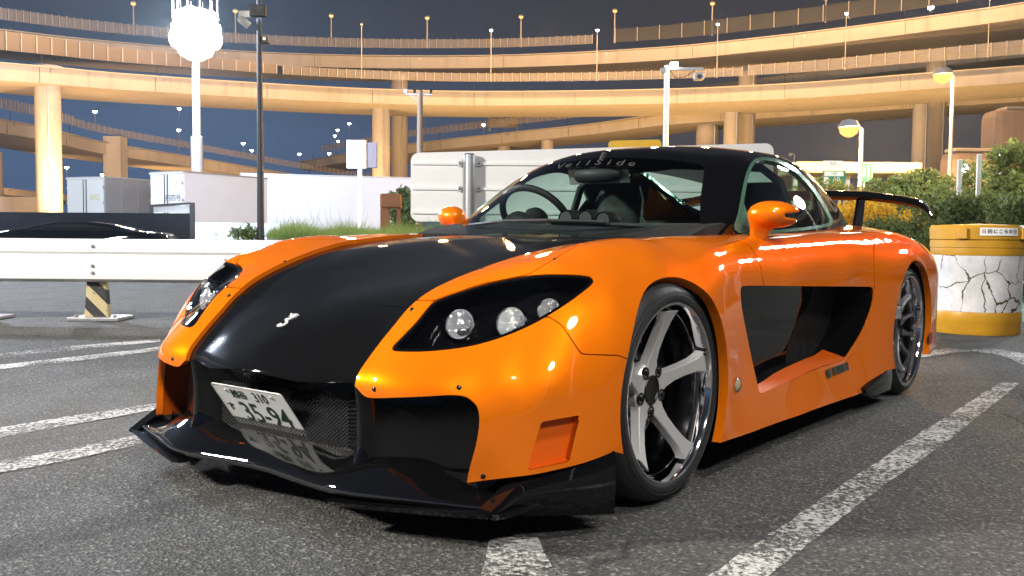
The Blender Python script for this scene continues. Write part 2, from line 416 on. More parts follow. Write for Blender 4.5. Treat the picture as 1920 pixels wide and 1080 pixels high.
side = TPS([  # x, z, y
 (.80, .17, .52), (.80, .40, .50), (.73, .17, .605), (.73, .28, .592), (.73, .40, .585), (.69, .17, .652), (.69, .40, .632), (.645, .17, .694), (.645, .40, .672), (.60, .17, .748), (.60, .40, .730), (.55, .17, .812), (.55, .42, .797), (.50, .17, .853), (.50, .45, .842), (.45, .17, .888), (.45, .45, .874), (.354, .2, .925), (.354, .5, .915), (.15, .2, .938), (.15, .6, .925),
 (0, .15, .94), (0, .45, .94), (0, .66, .925), (-.3, .12, .93), (-.3, .35, .93), (-.3, .5, .925), (-.3, .66, .905), (-.5, .13, .93), (-.5, .35, .902), (-.5, .6, .888), (-.5, .72, .87),
 (-1.0, .12, .925), (-1.0, .2, .90), (-1.0, .4, .872), (-1.0, .6, .876), (-1.0, .70, .86), (-1.6, .12, .932), (-1.6, .2, .905), (-1.6, .4, .882), (-1.6, .6, .892), (-1.6, .72, .875),
 (-1.78, .15, .925), (-1.78, .4, .897), (-1.78, .65, .90), (-2.02, .15, .955), (-2.02, .4, .952), (-2.02, .66, .945), (-2.45, .2, .97), (-2.45, .66, .965), (-2.9, .2, .95), (-2.9, .66, .945), (-3.2, .2, .88), (-3.2, .66, .875), (-3.45, .3, .72), (-3.45, .66, .70)], lam=3e-5)
front = TPS([  # y, z, x
 (0, .40, .83), (0, .36, .815), (0, .25, .76), (0, .12, .745), (.2, .40, .795), (.2, .34, .783), (.2, .2, .755), (.377, .398, .742), (.377, .34, .738), (.377, .2, .735), (.45, .40, .742), (.45, .36, .737), (.45, .2, .735),
 (.52, .40, .731), (.52, .2, .728), (.6, .40, .704), (.6, .2, .704), (.66, .40, .68), (.66, .2, .682), (.72, .3, .652), (.85, .4, .60), (.85, .2, .60), (0, .6, .86), (.4, .6, .76), (.8, .6, .73)], lam=3e-5, mirror=0)
def body_f(x, y, z):
    h = top(x, y); g = side(x, z); f = front(np.abs(y), z)
    a = smax((z-h)*.85, np.abs(y)-g, .055)
    a = smax(a, x-f, .035)
    return smax(a, -3.36+.22*np.clip(y, 0, 1)**2 - .10*np.clip(z-.3, -1, 1) - x, .05)
B = field_mesh(body_f, (-3.55, -.03, .045), (.99, 1.03, .93), .014)
B = clip(B, -B[0][:, 1])                                         # half of the car, y > 0

# outlines on the near flank
HL = [(734, 655), (760, 659), (800, 658.5), (840, 655), (880, 649), (920, 639), (960, 625), (1000, 607), (1030, 590), (1060, 571), (1085, 553), (1104, 538), (1113, 527), (1108, 519.5), (1092, 516.5), (1070, 515), (1040, 514.5), (1010, 515), (985, 518), (945, 524.5), (900, 535), (858, 548), (822, 561), (806, 572), (780, 604), (752, 633)]
SCOOP = [(1389, 540), (1397, 536), (1420, 535.5), (1520, 536.5), (1625, 537.5), (1637, 540), (1638, 560), (1632, 585), (1618, 620), (1600, 650), (1585, 671), (1570, 680), (1540, 689), (1500, 705), (1460, 722), (1430, 737), (1425, 738), (1419, 715), (1408, 665), (1398, 615), (1390, 570)]
VENT = [(1015, 791), (1089, 778), (1080, 810), (1067, 866), (1027, 875), (988, 883), (1000, 840)]
EDGE = np.array([(.90, .36), (.7376, .377), (.60, .385), (.525, .3913), (.42, .412), (.306, .437), (.18, .462), (.046, .492), (-.12, .527), (-.3, .570), (-.5, .61), (-.75, .652), (-.95, .685), (-1.2, .70)])
EDGE = crom(EDGE, 5)[::-1]
def bonnet_edge(V): return V[:, 1] - np.interp(V[:, 0], EDGE[:, 0], EDGE[:, 1])
HOLE = [(-.60, -.2), (-.60, 0), (-.63, .2), (-.73, .45), (-.90, .605), (-1.3, .67), (-1.9, .655), (-2.3, .59), (-2.6, .46), (-2.76, .25), (-2.78, -.2)]
WH_F, WH_R, R_AF, R_AR = (0, .3205), (-2.425, .318), .338, .345
B = clip(B, np.where(B[0][:, 1] > .55, R_AF-np.hypot(B[0][:, 0]+.005, B[0][:, 2]-WH_F[1]+.005), -1.0))
B = clip(B, np.where(B[0][:, 1] > .55, R_AR-np.hypot(B[0][:, 0]-WH_R[0], B[0][:, 2]-WH_R[1]), -1.0))
B = clip(B, -plan(HOLE, 0, 1)(B[0]) + np.where(B[0][:, 2] < .55, -9, 0))

CAR = empty('sports_car', (0, 0, 0), 0, 'low wide orange and black sports coupe with black bonnet, roof and rear wing parked on the asphalt', 'car')
# nose and bonnet (black), fender and bumper (orange)
BK, OR = split(B, lambda V: np.where(V[:, 0] > -1.02, bonnet_edge(V), 1.0), .0012)
BK = clip(BK, .40 - BK[0][:, 2] + np.where(BK[0][:, 0] > .6, -.07, .0))                # drop what lies under the floor of the bonnet
OPEN = [(-.1, .372), (.2, .375), (.345, .384), (.385, .372), (.41, .355), (.44, .352), (.52, .361), (.60, .369), (.645, .373), (.672, .369), (.691, .355), (.702, .335), (.706, .30), (.702, .25), (.693, .20), (.686, .15), (.684, .03), (-.1, .03)]
fopen = lambda V: np.where(V[:, 0] > .45, plan(crom(OPEN, 3, True), 1, 2)(V), 1.0)
BK = clip(BK, -fopen(BK[0])); OR = clip(OR, -fopen(OR[0]))
NOSE, BON = split(BK, lambda V: .5245-.012*np.cos(V[:, 1]*4) - V[:, 0]+.012, .0022)
whole('nose_panel', NOSE, M['carbon'], CAR, off=.012, depth=.03)
whole('bonnet', BON, M['carbon'], CAR, off=.014, depth=.03)
# bottom trim of the orange skin
def sill(V):
    x = V[:, 0]; z = np.interp(x, [-3.5, -2.8, -2.1, -2.0, -1.75, -.9, -.3, -.2, .3, .354, .65, .72, .9], [.20, .17, .165, .165, .10, .112, .128, .13, .20, .217, .157, .15, .15])
    return z - V[:, 2]
OR = clip(OR, sill(OR[0]))
LENS, OR = split(OR, lambda V: np.where((V[:, 0] > -.2), traced(HL)(V), 99.0), .5)
VN, OR = split(OR, lambda V: np.where((V[:, 0] > .2), traced(VENT, 0)(V), 99.0), .0)
SC, OR = split(OR, lambda V: np.where((V[:, 0] < -.3) & (V[:, 0] > -2.2), traced(SCOOP, 3)(V), 99.0), .0)
# panels of the orange skin
BUMP = [(779.5, 562.5), (813, 563.5), (850, 600), (950, 600), (1030, 594), (1053, 609), (1090, 664), (1160, 666.5), (1240, 700), (1240, 1000), (400, 1000), (400, 700)]
bum, rest = split(OR, lambda V: np.where(V[:, 0] > .12, traced(BUMP, 0)(V), 99.0), 1.1)
LID = [(779.5, 562.5), (813, 563.5), (900, 533), (985, 516), (992, 514), (1048, 480), (1120, 440), (700, 440), (700, 500)]
lid, rest = split(rest, lambda V: np.where(V[:, 0] > -.25, traced(LID, 0)(V), 99.0), .9)
DOOR = [(1372, 440), (1407, 463), (1419, 482), (1427, 503), (1432, 536), (1436, 545), (1640, 545), (1638, 490), (1639, 455), (1641, 420), (1372, 400)]
door, rest = split(rest, lambda V: np.where((V[:, 0] < -.3) & (V[:, 0] > -2.2) & (V[:, 2] > .45), traced(DOOR, 0)(V), 99.0), .9)
fen, rear = split(rest, lambda V: -1.25 - V[:, 0] + (V[:, 2] < .5)*0.0, .0)
skirtm, rear = split(rear, lambda V: np.maximum(V[:, 2]-.45, -1.78-V[:, 0]), .0008)
pair('front_bumper', bum, M['orange'], CAR, depth=.022)
pair('fender_strip', lid, M['orange'], CAR, depth=.03)
pair('front_fender', fen, M['orange'], CAR, depth=.03)
pair('door', door, M['orange'], CAR, depth=.02)
pair('side_skirt', skirtm, M['orange'], CAR, depth=.02)
whole('rear_body', rear, M['orange'], CAR, depth=.03)
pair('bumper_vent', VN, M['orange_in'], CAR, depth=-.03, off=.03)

# ------------------------------------------------------------------ greenhouse
roof = TPS([(-.5, 0, 1.04), (-.9, 0, 1.103), (-1.1, 0, 1.142), (-1.39, 0, 1.182), (-1.7, 0, 1.200), (-2.0, 0, 1.186), (-2.35, 0, 1.105), (-2.7, 0, .985), (-3.0, 0, .860),
 (-1.0, .3, 1.105), (-1.39, .3, 1.163), (-1.7, .3, 1.185), (-2.0, .3, 1.172), (-2.35, .3, 1.095), (-2.7, .3, .975), (-3.0, .3, .85),
 (-1.1, .5, 1.075), (-1.24, .5, 1.098), (-1.45, .5, 1.135), (-1.67, .5, 1.150), (-1.93, .5, 1.140), (-2.23, .5, 1.075), (-2.3, .55, 1.0+.03), (-2.55, .55, .945), (-2.85, .5, .86),
 (-1.4, .65, 1.10), (-1.9, .65, 1.10), (-2.3, .65, .99), (-2.6, .65, .88)], lam=3e-4, mirror=1)
flank = TPS([(-.85, .75, .685), (-.85, .80, .67), (-1.3, .75, .715), (-1.3, .80, .708), (-1.9, .78, .70), (-1.9, .82, .69), (-2.4, .80, .625), (-2.75, .83, .54), (-3.0, .83, .47),
 (-1.0, .95, .645), (-1.3, .95, .652), (-1.9, .95, .640), (-2.4, .92, .585), (-1.1, 1.09, .575), (-1.6, 1.1, .572), (-1.9, 1.1, .567), (-2.3, 1.02, .55), (-1.6, 1.2, .50), (-.6, 1.0, .63)], lam=3e-4)
def wind_x(y, z): return -.545-1.50*(z-.8)-.25*(z-.8)**2 - (.69+.85*(z-.8))*y*y
def house_f(x, y, z):
    a = smax((z-roof(x, y))*.95, np.abs(y)-flank(x, z), .07)
    return smax(a, (x-wind_x(y, z))*.6, .035)
G = field_mesh(house_f, (-3.1, -.03, .735), (-.45, .78, 1.23), .014)
G = clip(G, -G[0][:, 1])
G = clip(G, top(G[0][:, 0], G[0][:, 1])-.025-G[0][:, 2])
SIDE = [(1377.6, 436), (1384, 399.6), (1390.5, 362.6), (1397, 331), (1406, 309), (1417.4, 298.7), (1434, 296.6), (1456, 300), (1478.5, 310), (1500.7, 326.5), (1523, 350.5), (1541.5, 378), (1554.4, 402), (1560, 416), (1553, 424.5), (1526.7, 430), (1489.6, 434.5), (1437.8, 438)]
SAIL = [(1370, 440), (1381, 402), (1394, 381), (1399, 405), (1406, 440)]
DIV = [(1525, 360), (1533, 366), (1541, 390), (1549, 428), (1541, 430), (1534, 395)]
gl, G2 = split(G, lambda V: np.where((V[:, 0] < -.85) & (V[:, 1] > .4), traced(SIDE, 3)(V), 99.0), .0)
gi, gt = split(gl, lambda V: traced(SIDE, 3)(V)+6.0, .0)
sail, gi = split(gi, traced(SAIL, 0), .0)
dv, gi = split(gi, traced(DIV, 0), .0)
WIN = [(-.2, .60), (.66, .60), (.645, .78), (.60, .85), (.545, .94), (.497, 1.03), (.468, 1.075), (.44, 1.092), (.40, 1.102), (.25, 1.122), (0, 1.134), (-.2, 1.125)]
fw = lambda V: np.where(V[:, 0] > wind_x(V[:, 1], V[:, 2])-.05, plan(crom(WIN, 3, True), 1, 2)(V), 1.0)
wg, G2 = split(G2, fw, .0)
frit, wg = split(wg, lambda V: np.maximum(-(fw(V)+.028), -1), 0)
strip_, wg = split(wg, lambda V: 1.055 - .30*V[:, 1]**2 - V[:, 2], 0)
REARW = [(-1.98, -.2), (-1.98, 0), (-2.0, .38), (-2.1, .44), (-2.5, .45), (-2.80, .36), (-2.84, 0), (-2.84, -.2)]
rg, G2 = split(G2, lambda V: np.where(V[:, 2] > roof(V[:, 0], V[:, 1])-.05, plan(REARW, 0, 1)(V), 1.0), .0)
whole('roof_shell', G2, M['black'], CAR, depth=.03)
ws = whole('windscreen', wg, M['glass'], CAR, depth=0)
o = whole('frit_border', frit, M['black'], ws, depth=0)
o = whole('sun_strip', strip_, glass('sun_strip_glass', (.10, .11, .11)), ws, depth=0)
for o in pair('side_window', gi, M['glass_side'], CAR, depth=0): pass
for o in pair('window_trim', merge(gt, sail), M['trim'], CAR, depth=.02, off=-.006): pass
for o in pair('window_divider', dv, M['black'], CAR, depth=.02, off=-.002): pass
whole('rear_window', rg, M['glass_side'], CAR, depth=0)
def surf_frame(P, n, upv):          # matrix with z along n, y as close to upv as possible
    n = Vector(n).normalized(); u = Vector(upv); u = (u-n*u.dot(n)).normalized(); r = u.cross(n)
    return Matrix(((r.x, u.x, n.x, P[0]), (r.y, u.y, n.y, P[1]), (r.z, u.z, n.z, P[2]), (0, 0, 0, 1)))
def hitG(u, v, mesh):               # nearest point of a panel on the sight line of a pixel, with its normal
    V, N, F = mesh; px = photo(V); d = np.hypot(px[:, 0]-u, px[:, 1]-v) + np.where((N*(CAM-V)).sum(1) < 0, 1e4, 0)
    i = np.argsort(d)[:6]; w = 1/(d[i]+.3); w /= w.sum()
    return (V[i]*w[:, None]).sum(0), (N[i]*w[:, None]).sum(0)
# lettering on the sun strip, sticker
n0 = Vector((.55, -.0, .84)).normalized()
for ch, yy in zip('VeilSide', np.linspace(-.17, .19, 8)):
    z = 1.078-.30*yy*yy; x = float(wind_x(yy, z)) + .006; nn = (.62, .75*yy, .80)
    text('lettering', ch, .055, M['print_grey'], ws, surf_frame((x, yy, z+.004), nn, (-.8, 0, .6)) @ Matrix.Rotation(PI, 4, 'Z') @ Matrix.Rotation(PI, 4, 'Z'), xs=1.35)

# ------------------------------------------------------------------ cabin
fl = MB(); fl.box((-1.7, 0, .20), (2.5, 1.45, .02)); fl.box((-.62, 0, .45), (.03, 1.3, .55)); fl.box((-2.85, 0, .5), (.03, 1.2, .55))
for s in (-1, 1): fl.box((-1.7, s*.735, .46), (2.4, .02, .52))
fl.box((-2.55, 0, .66), (.62, 1.12, .03)); fl.box((-2.36, 0, .795), (.86, 1.16, .02))
fl.go('cabin_tub', M['dark'], CAR)
da = MB()
prof = [(-.60, .775), (-.72, .808), (-.86, .822), (-.98, .812), (-1.04, .76), (-1.02, .62), (-.62, .62)]
da.prism([(x, -.66, z) for x, z in prof], (0, 0, 0), (0, 1.32, 0)); da.lathe([(.001, .0), (.085, .0), (.095, .03), (.08, .06), (.001, .06)], (-.98, -.37, .785), 'x', 20)
da.go('dashboard', M['dark'], CAR, auto=40)
for gx, gy, gz in ((-.90, -.045, .842), (-.92, .04, .842), (-.93, .12, .835)):
    g = MB().lathe([(.001, .05), (.034, .05), (.038, .035), (.038, -.02), (.03, -.04), (.001, -.04)], (gx, gy, gz), 'x', 18).go('gauge_pod', M['matte'], CAR, smooth=True)
    MB().lathe([(.030, .0505), (.036, .0515), (.036, .049)], (gx, gy, gz), 'x', 18).go('bezel', M['barrel'], g, smooth=True)
# steering wheel on the car's right
sw_c = Vector((-1.09, -.37, .846)); axis = Vector((-.78, 0, .62)).normalized()
Ms = surf_frame(sw_c, axis, (0, 0, 1))
t_ = [(Ms @ Vector((.178*math.cos(a), .178*math.sin(a), 0)))[:] for a in np.linspace(0, 2*PI, 41)]
sw = MB().tube(t_, .0165, 8, False).go('steering_wheel', M['matte'], CAR, smooth=True)
sp = MB()
for a in (-.25, PI+.25, -PI/2):
    sp.bar((Ms @ Vector((.04*math.cos(a), .04*math.sin(a), -.01)))[:], (Ms @ Vector((.172*math.cos(a), .172*math.sin(a), 0)))[:], .012, .04, up=tuple(axis))
sp.go('spoke', M['matte'], sw, bevel=.003)
MB().lathe([(.001, .03), (.05, .025), (.062, 0), (.05, -.06), (.001, -.06)], (0, 0, 0), 'z', 20, np.array(Ms.to_3x3())).go('hub', M['dark'], sw, smooth=True).location = sw_c
def seat(y):
    t = MB(); 
    sec = [(-1.42, .30, .23, .07), (-1.50, .40, .25, .08), (-1.58, .55, .27, .09), (-1.64, .70, .265, .09), (-1.69, .80, .22, .08), (-1.73, .87, .155, .07), (-1.77, .96, .14, .065), (-1.80, 1.03, .11, .05)]
    rows = []
    for x, z, w, d in sec:
        rows.append([(x + d*(1 if abs(a) < .6 else 1.3)*math.cos(0)*(-.5) + (0.09 if abs(a) > .8 and z < .82 else 0), y+w*a, z) for a in (-1, -.8, -.5, 0, .5, .8, 1)] +
                    [(x-d, y+w*a, z) for a in (1, .5, 0, -.5, -1)])
    n = len(rows[0]); V = [p for r in rows for p in r]
    F = [(i*n+k, i*n+(k+1) % n, (i+1)*n+(k+1) % n, (i+1)*n+k) for i in range(len(rows)-1) for k in range(n)] + [tuple(range((len(rows)-1)*n, len(rows)*n))]
    t.add(V, F); s_ = t.go('seat', M['dark'], CAR, auto=50)
    MB().box((-1.20, y, .34), (.5, .48, .16)).go('cushion', M['dark'], s_, bevel=.03)
    return s_
s1 = seat(-.365); s2 = seat(.365)
text('seat_print', 'VeilSide', .055, M['print_grey'], s2, surf_frame((-1.655, .365, .835), (1, 0, .25), (-.25, 0, 1)))
text('seat_print', 'VeilSide', .055, M['print_grey'], s1, surf_frame((-1.655, -.365, .835), (1, 0, .25), (-.25, 0, 1)))
# interior mirror with its silver panel
mi = MB().box((-1.0, .02, 1.03), (.012, .30, .075), Matrix.Rotation(.25, 3, 'Y')).go('interior_mirror', plain('mirror_panel', (.30, .33, .33), .25, .3), CAR, bevel=.003)
mb = MB().tube([(-.985, -.10+.02, 1.032), (-.975, -.06, 1.03), (-.97, .02, 1.03), (-.975, .10, 1.03), (-.985, .14, 1.032)], [.02, .033, .036, .033, .02], 12)
mb.go('mirror_housing', M['matte'], mi, smooth=True)
MB().tube([(-1.0, .02, 1.06), (-1.03, .02, 1.10), (-1.05, .02, 1.125)], .012, 8).go('mirror_stem', M['matte'], mi, smooth=True)
MB().tube([(-2.15, -.60, .84), (-2.15, .60, .84)], .02, 10).go('strut_bar', M['dark'], CAR, smooth=True)
rh = MB().tube([(-1.72, y, z) for y, z in ((-.60, .5), (-.60, .85), (-.54, 1.02), (-.45, 1.09), (0, 1.12), (.45, 1.09), (.54, 1.02), (.60, .85), (.60, .5))], .02, 10).go('roll_hoop', M['dark'], CAR, smooth=True)
# wiper and cowl
MB().tube([(-.70, -.45, .812), (-.60, -.18, .827), (-.585, .05, .829), (-.64, .28, .822)], .008, 6).go('wiper', M['matte'], CAR)
MB().tube([(-.60, .06, .820), (-.665, .32, .812), (-.80, .55, .800)], .011, 6).go('wiper', M['matte'], CAR)

# ------------------------------------------------------------------ headlights
for sgn in (1, -1):
    m = LENS if sgn == 1 else mirrored(LENS)
    hl = skin('headlight', m, M['lens'], CAR, depth=0, off=.004)
    skin('bucket', m, M['black'], hl, depth=-.056, off=.058)
    skin('bezel', clip(LENS, -(traced(HL)(LENS[0])+5.5)) if sgn == 1 else mirrored(clip(LENS, -(traced(HL)(LENS[0])+5.5))), M['black'], hl, depth=.012, off=.0015)
    for (px, py, r, rec) in ((862, 599, .0375, .004), (953, 596, .0385, .004), (1028, 574, .029, .003)):
        P, N = hitG(px, py, LENS); P = P-N*(rec+.014); ax_ = (np.array([.93, .20, .05])+N*.35); ax_ /= np.linalg.norm(ax_)
        if sgn < 0: P = P*[1, -1, 1]; ax_ = ax_*[1, -1, 1]
        Mf = surf_frame(P-ax_*.030, ax_, (0, 0, 1)); R3 = np.array(Mf.to_3x3())
        lp = MB().lathe([(r*1.02, .028), (r*1.07, .031), (r*1.12, .028), (r*1.13, -.03), (r*1.0, -.03)], (0, 0, 0), 'z', 28, R3).go('lamp_ring', M['chrome'], hl, smooth=True); lp.location = Mf.translation
        rf = MB().lathe([(r*1.02, .026), (r*.86, .010), (r*.66, -.006), (r*.42, -.016), (r*.18, -.022), (.002, -.023)], (0, 0, 0), 'z', 18, R3).go('reflector', M['reflector'], lp)
        bu = MB().lathe([(.001, .004), (r*.10, .002), (r*.12, -.006), (r*.12, -.022)], (0, 0, 0), 'z', 12, R3).go('bulb', M['white'] if r > .03 else M['amber'], lp, smooth=True)
        cv = MB().lathe([(r*.96, .029), (r*.8, .035), (r*.4, .040), (.001, .041)], (0, 0, 0), 'z', 28, R3).go('lens', M['crystal'], lp, smooth=True)

# ------------------------------------------------------------------ front lower: black bumper core, grille, lip, blades
def sheet(rows, name, mat, parent=None, smooth=True, both=True, sharp=40):
    P = np.array(rows, float); a, b = P.shape[:2]
    t = MB(); F = [(i*b+k, (i+1)*b+k, (i+1)*b+k+1, i*b+k+1) for i in range(a-1) for k in range(b-1)]
    t.add(P.reshape(-1, 3), F); o = t.go(name, mat, parent, auto=sharp); return o
ys = np.linspace(-.785, .785, 121)
_lc = crom([(-.15, .772), (0, .757), (.15, .772), (.28, .787), (.38, .784), (.48, .757), (.60, .716), (.72, .676), (.80, .645), (.9, .60)], 8)
def lipx(y): return np.interp(np.abs(y), _lc[:, 0], _lc[:, 1])
_xc = crom([(-.1, .66), (.1, .66), (.24, .664), (.34, .685), (.44, .672), (.58, .612), (.70, .592), (.80, .588), (.9, .588)], 8)
def ease(a, w): return np.clip(1-np.abs(a)/w, 0, 1)
# lip top: from its front edge back to the foot of the recesses
lip_rows = []
for f, z0 in ((.02, .098), (.0, .104), (.0, .110), (.02, .116), (.10, .124), (.25, .134), (.45, .146), (.7, .158), (1.0, .172)):
    row = []
    for y in ys:
        xb = float(np.interp(abs(y), _xc[:, 0], _xc[:, 1]))
        xf = float(lipx(y)); q_ = min(1, max(0, (abs(y)-.50)/.22)); fd = 1-.85*q_*q_*(3-2*q_); zz = min(z0, .112) + max(0, z0-.112)*fd + .018*f*fd
        row.append((xf + (xb-xf)*f, y, zz))
    lip_rows.append(row)
lip_rows.insert(0, [(x-.30, y, z-.004) for x, y, z in lip_rows[0]])
lip = sheet(lip_rows, 'front_lip', M['lip'], CAR)
# recess shells: (centre) and ducts
core = MB()
def quadgrid(P, n=8):
    core.add(P, [(0, 1, 2, 3)])
CY, CX, CZ0, CZ1 = .285, .672, .170, .315
mesh_b = MB()
core.add([(.722, -.36, .384), (.758, -.2, .380), (.775, 0, .378), (.758, .2, .380), (.722, .36, .384), (CX, -CY, CZ1), (CX, -.15, CZ1+.004), (CX, 0, CZ1+.006), (CX, .15, CZ1+.004), (CX, CY, CZ1)], [(k, k+1, k+6, k+5) for k in range(4)])
for s in (-1, 1):
    # pillar between grille and side duct: rounded nose
    zs = np.linspace(.135, .383, 9); sec = [(.0, -.012), (.45, .012), (.85, .022), (1.0, .012), (1.06, -.03), (1.08, -.10)]
    rows = []
    for z in zs:
        y0 = CY; y1 = .385; fx = np.interp(z, [.135, .2, .3, .383], [.735, .715, .712, .725])
        pts = [(CX-.02, y0-.004, z), (CX+.004, y0+.004, z), (fx-.028, .338-.012, z), (fx-.006, .352, z), (fx, .368, z), (fx-.006, .384, z), (fx-.03, .394, z), (fx-.16, .40, z)]
        rows.append([(x, s*y, z_) for x, y, z_ in pts])
    sheet(rows, 'duct_pillar', M['black'], CAR, sharp=60)
    # side duct: back, outer wall, roof
    yo0, yo1 = .39, .755
    dz = np.linspace(.12, .41, 10); dy = np.linspace(.375, .70, 16)
    duct = [[(float(np.interp(y, [.375, .40, .46, .55, .62, .70], [.712, .697, .672, .628, .585, .53]))-.03*((z-.12)/.29), s*y, z) for y in dy] for z in dz]
    sheet(duct, 'duct_panel', M['black'], CAR, sharp=60)
    core.add([(.72, s*.37, .358), (.67, s*.56, .366), (.59, s*.655, .368), (.52, s*.68, .38), (.55, s*.58, .40), (.58, s*.37, .40)], [(0, 1, 4, 5), (1, 2, 3, 4)])
    wall = []
    for z in np.linspace(.15, .37, 8):
        yy = float(np.interp(z, [.15, .20, .25, .30, .335, .355, .37], [.686, .693, .702, .706, .702, .691, .672])); xx = float(front(np.array(yy), np.array(z)))
        xs2 = np.linspace(.45, .75, 61); xx = min(xx, float(np.interp(-yy, -side(xs2, np.full(61, z)), xs2)))-.008
        wall.append([(xx, s*(yy+.002), z), (xx-.07, s*(yy-.006), z), (.50, s*(yy-.012), z)])
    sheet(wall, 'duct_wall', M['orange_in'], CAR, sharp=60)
core.add([(CX-.10, -CY, CZ0-.03), (CX-.10, CY, CZ0-.03), (CX-.10, CY, CZ1+.03), (CX-.10, -CY, CZ1+.03)], [(0, 1, 2, 3)])
core.go('bumper_core', M['black'], CAR)
# honeycomb-like mesh of the grille: crossed wires
for k in range(-42, 43):
    a = (k*.0145, CZ0-.01); L = (CZ1-CZ0+.02)
    for d in (1, -1):
        y0, y1 = a[0], a[0]+d*L*1.35
        p = [(y0, CZ0-.01), (y1, CZ1+.01)]
        (ya, za), (yb, zb) = p
        ta, tb = 0.0, 1.0
        for lim in (-CY, CY):
            if (ya-lim)*(yb-lim) < 0:
                t = (lim-ya)/(yb-ya)
                if abs(ya) > CY: ta = t
                else: tb = t
        if abs(ya) > CY and abs(yb) > CY and ya*yb > 0: continue
        q0 = (CX, ya+(yb-ya)*ta, za+(zb-za)*ta); q1 = (CX+(.001 if d > 0 else -.001), ya+(yb-ya)*tb, za+(zb-za)*tb)
        if tb-ta > .02: mesh_b.bar(q0, q1, .0022)
tag(mesh_b.go('grille_mesh', plain('grille_wire', (.10, .10, .105), .3, .8), CAR), kind='stuff')
# blades under the lip
for s in (-1, 1):
    t = MB()
    out = [(.50, .30), (.80, .335), (.812, .36), (.775, .52), (.735, .66), (.690, .785), (.672, .80), (.60, .815), (.45, .80), (.45, .30)]
    V = [(x, s*y, .083+.02*max(0, y-.3)/.5) for x, y in out] + [(x-.012, s*y, .070+.02*max(0, y-.3)/.5) for x, y in out]; n = len(out)
    t.add(V, [tuple(range(n)), tuple(range(2*n-1, n-1, -1))] + [(k, (k+1) % n, n+(k+1) % n, n+k) for k in range(n)])
    t.go('splitter_blade', M['black'], CAR, auto=30)
    # side of the lip: kicks up and runs back to the wheel
    rows = []
    for x, yy, hi, lo in crom(((.692, .785, .100, .086), (.645, .792, .124, .080), (.592, .798, .150, .076), (.545, .826, .165, .072), (.46, .884, .188, .064), (.40, .912, .204, .058), (.352, .930, .218, .05)), 5):
        rows.append([(x, s*(yy-.045), hi-.002), (x, s*(yy-.003), hi+.001), (x, s*yy, hi-.004), (x, s*(yy+.004), (hi+lo)/2), (x-.01, s*(yy-.006), lo), (x-.02, s*(yy-.12), lo-.005)])
    o = sheet(rows, 'lip_side', M['black'], CAR, sharp=50)
    MB().add([(.63, s*.55, .11), (.60, s*.68, .12), (.40, s*.86, .14), (.40, s*.86, .21), (.60, s*.67, .165), (.63, s*.55, .165)], [(0, 1, 4, 5), (1, 2, 3, 4)]).go('corner_filler', M['black'], CAR)
# licence plate
pc = Vector((.705, -.066, .2585)); up_ = Vector((math.sin(.6195), 0, math.cos(.6195)))
nrm = Vector((math.cos(.6195), 0, -math.sin(.6195)))
Mp = surf_frame(pc, nrm, up_)
t = MB(); cr_ = []
for cx, cz, a0 in ((.153, .0705, 0), (-.153, .0705, 90), (-.153, -.0705, 180), (.153, -.0705, 270)):
    cr_ += [(cx+.012*math.cos(math.radians(a0+b)), cz+.012*math.sin(math.radians(a0+b)), 0) for b in (0, 30, 60, 90)]
pl = t.prism(cr_, (0, 0, -.0016), (0, 0, .0)).go('licence_plate', M['white'], CAR); pl.matrix_local = Mp
fr = MB()
for a, b in zip(cr_, cr_[1:]+cr_[:1]): fr.bar((a[0]*.985, a[1]*.97, .0006), (b[0]*.985, b[1]*.97, .0006), .002, .0012)
fr.go('raised_rim', M['white'], pl)
T_ = lambda x, y, z=.0004: Matrix.Translation((x, y, z))
text('lettering', '越谷', .036, M['ink'], pl, T_(-.052, .047), xs=1.0, offset=.0006)
text('lettering', '310', .052, M['ink'], pl, T_(.047, .046), xs=.82, offset=.0004)
text('lettering', 'す', .036, M['ink'], pl, T_(-.132, -.012), offset=.0005)
text('lettering', '35-94', .110, M['ink'], pl, T_(.022, -.026), xs=.86, offset=.0010, spacing=1.02)
for sx_ in (-.105, .105):
    MB().lathe([(.001, .003), (.0045, .003), (.0062, .001), (.0062, 0)], (sx_, .060, 0), 'z', 10).go('plate_bolt', M['alloy'], pl, smooth=True)
MB().box((.60, -.05, .24), (.16, .03, .03)).go('plate_bracket', M['matte'], CAR)

# small bolts along the seams, nose emblem
def stud(px, py, mesh, r=.0068, both=True):
    P, N = hitG(px, py, mesh)
    for s in ((1, -1) if both else (1,)):
        p, n = P*[1, s, 1], N*[1, s, 1]
        Mf = surf_frame(p, n, (0, 0, 1)); o = MB().lathe([(.001, .0035), (r*.45, .0035), (r*.8, .0025), (r, 0), (r, -.004)], (0, 0, 0), 'z', 12, np.array(Mf.to_3x3())).go('seam_bolt', M['bolt'], CAR, smooth=True); o.location = p
for px, py in ((701, 730), (861, 726), (906, 892), (772, 581)): stud(px, py, bum)
for px, py in ((903, 504.5),): stud(px, py, lid, .005)
stud(1029, 468, rest if False else fen, .005)
P, N = hitG(530, 594, mirrored(NOSE)); P = np.array([P[0], 0, P[2]])
P = np.array([.652, 0, 0]); P[2] = float(top(np.array(.668), np.array(0.0)))
Mf = surf_frame(P + np.array([.5, 0, .86])*(-.009), (.50, 0, .86), (-.86, 0, .5))
em = MB().prism([(-.014, -.034, 0), (.0, -.042, 0), (.014, -.034, 0), (.016, .03, 0), (0, .036, 0), (-.016, .03, 0)], (0, 0, 0), (0, 0, .003)).go('emblem', M['silver'], CAR); em.matrix_local = Mf @ Matrix.Scale(1.12, 4)
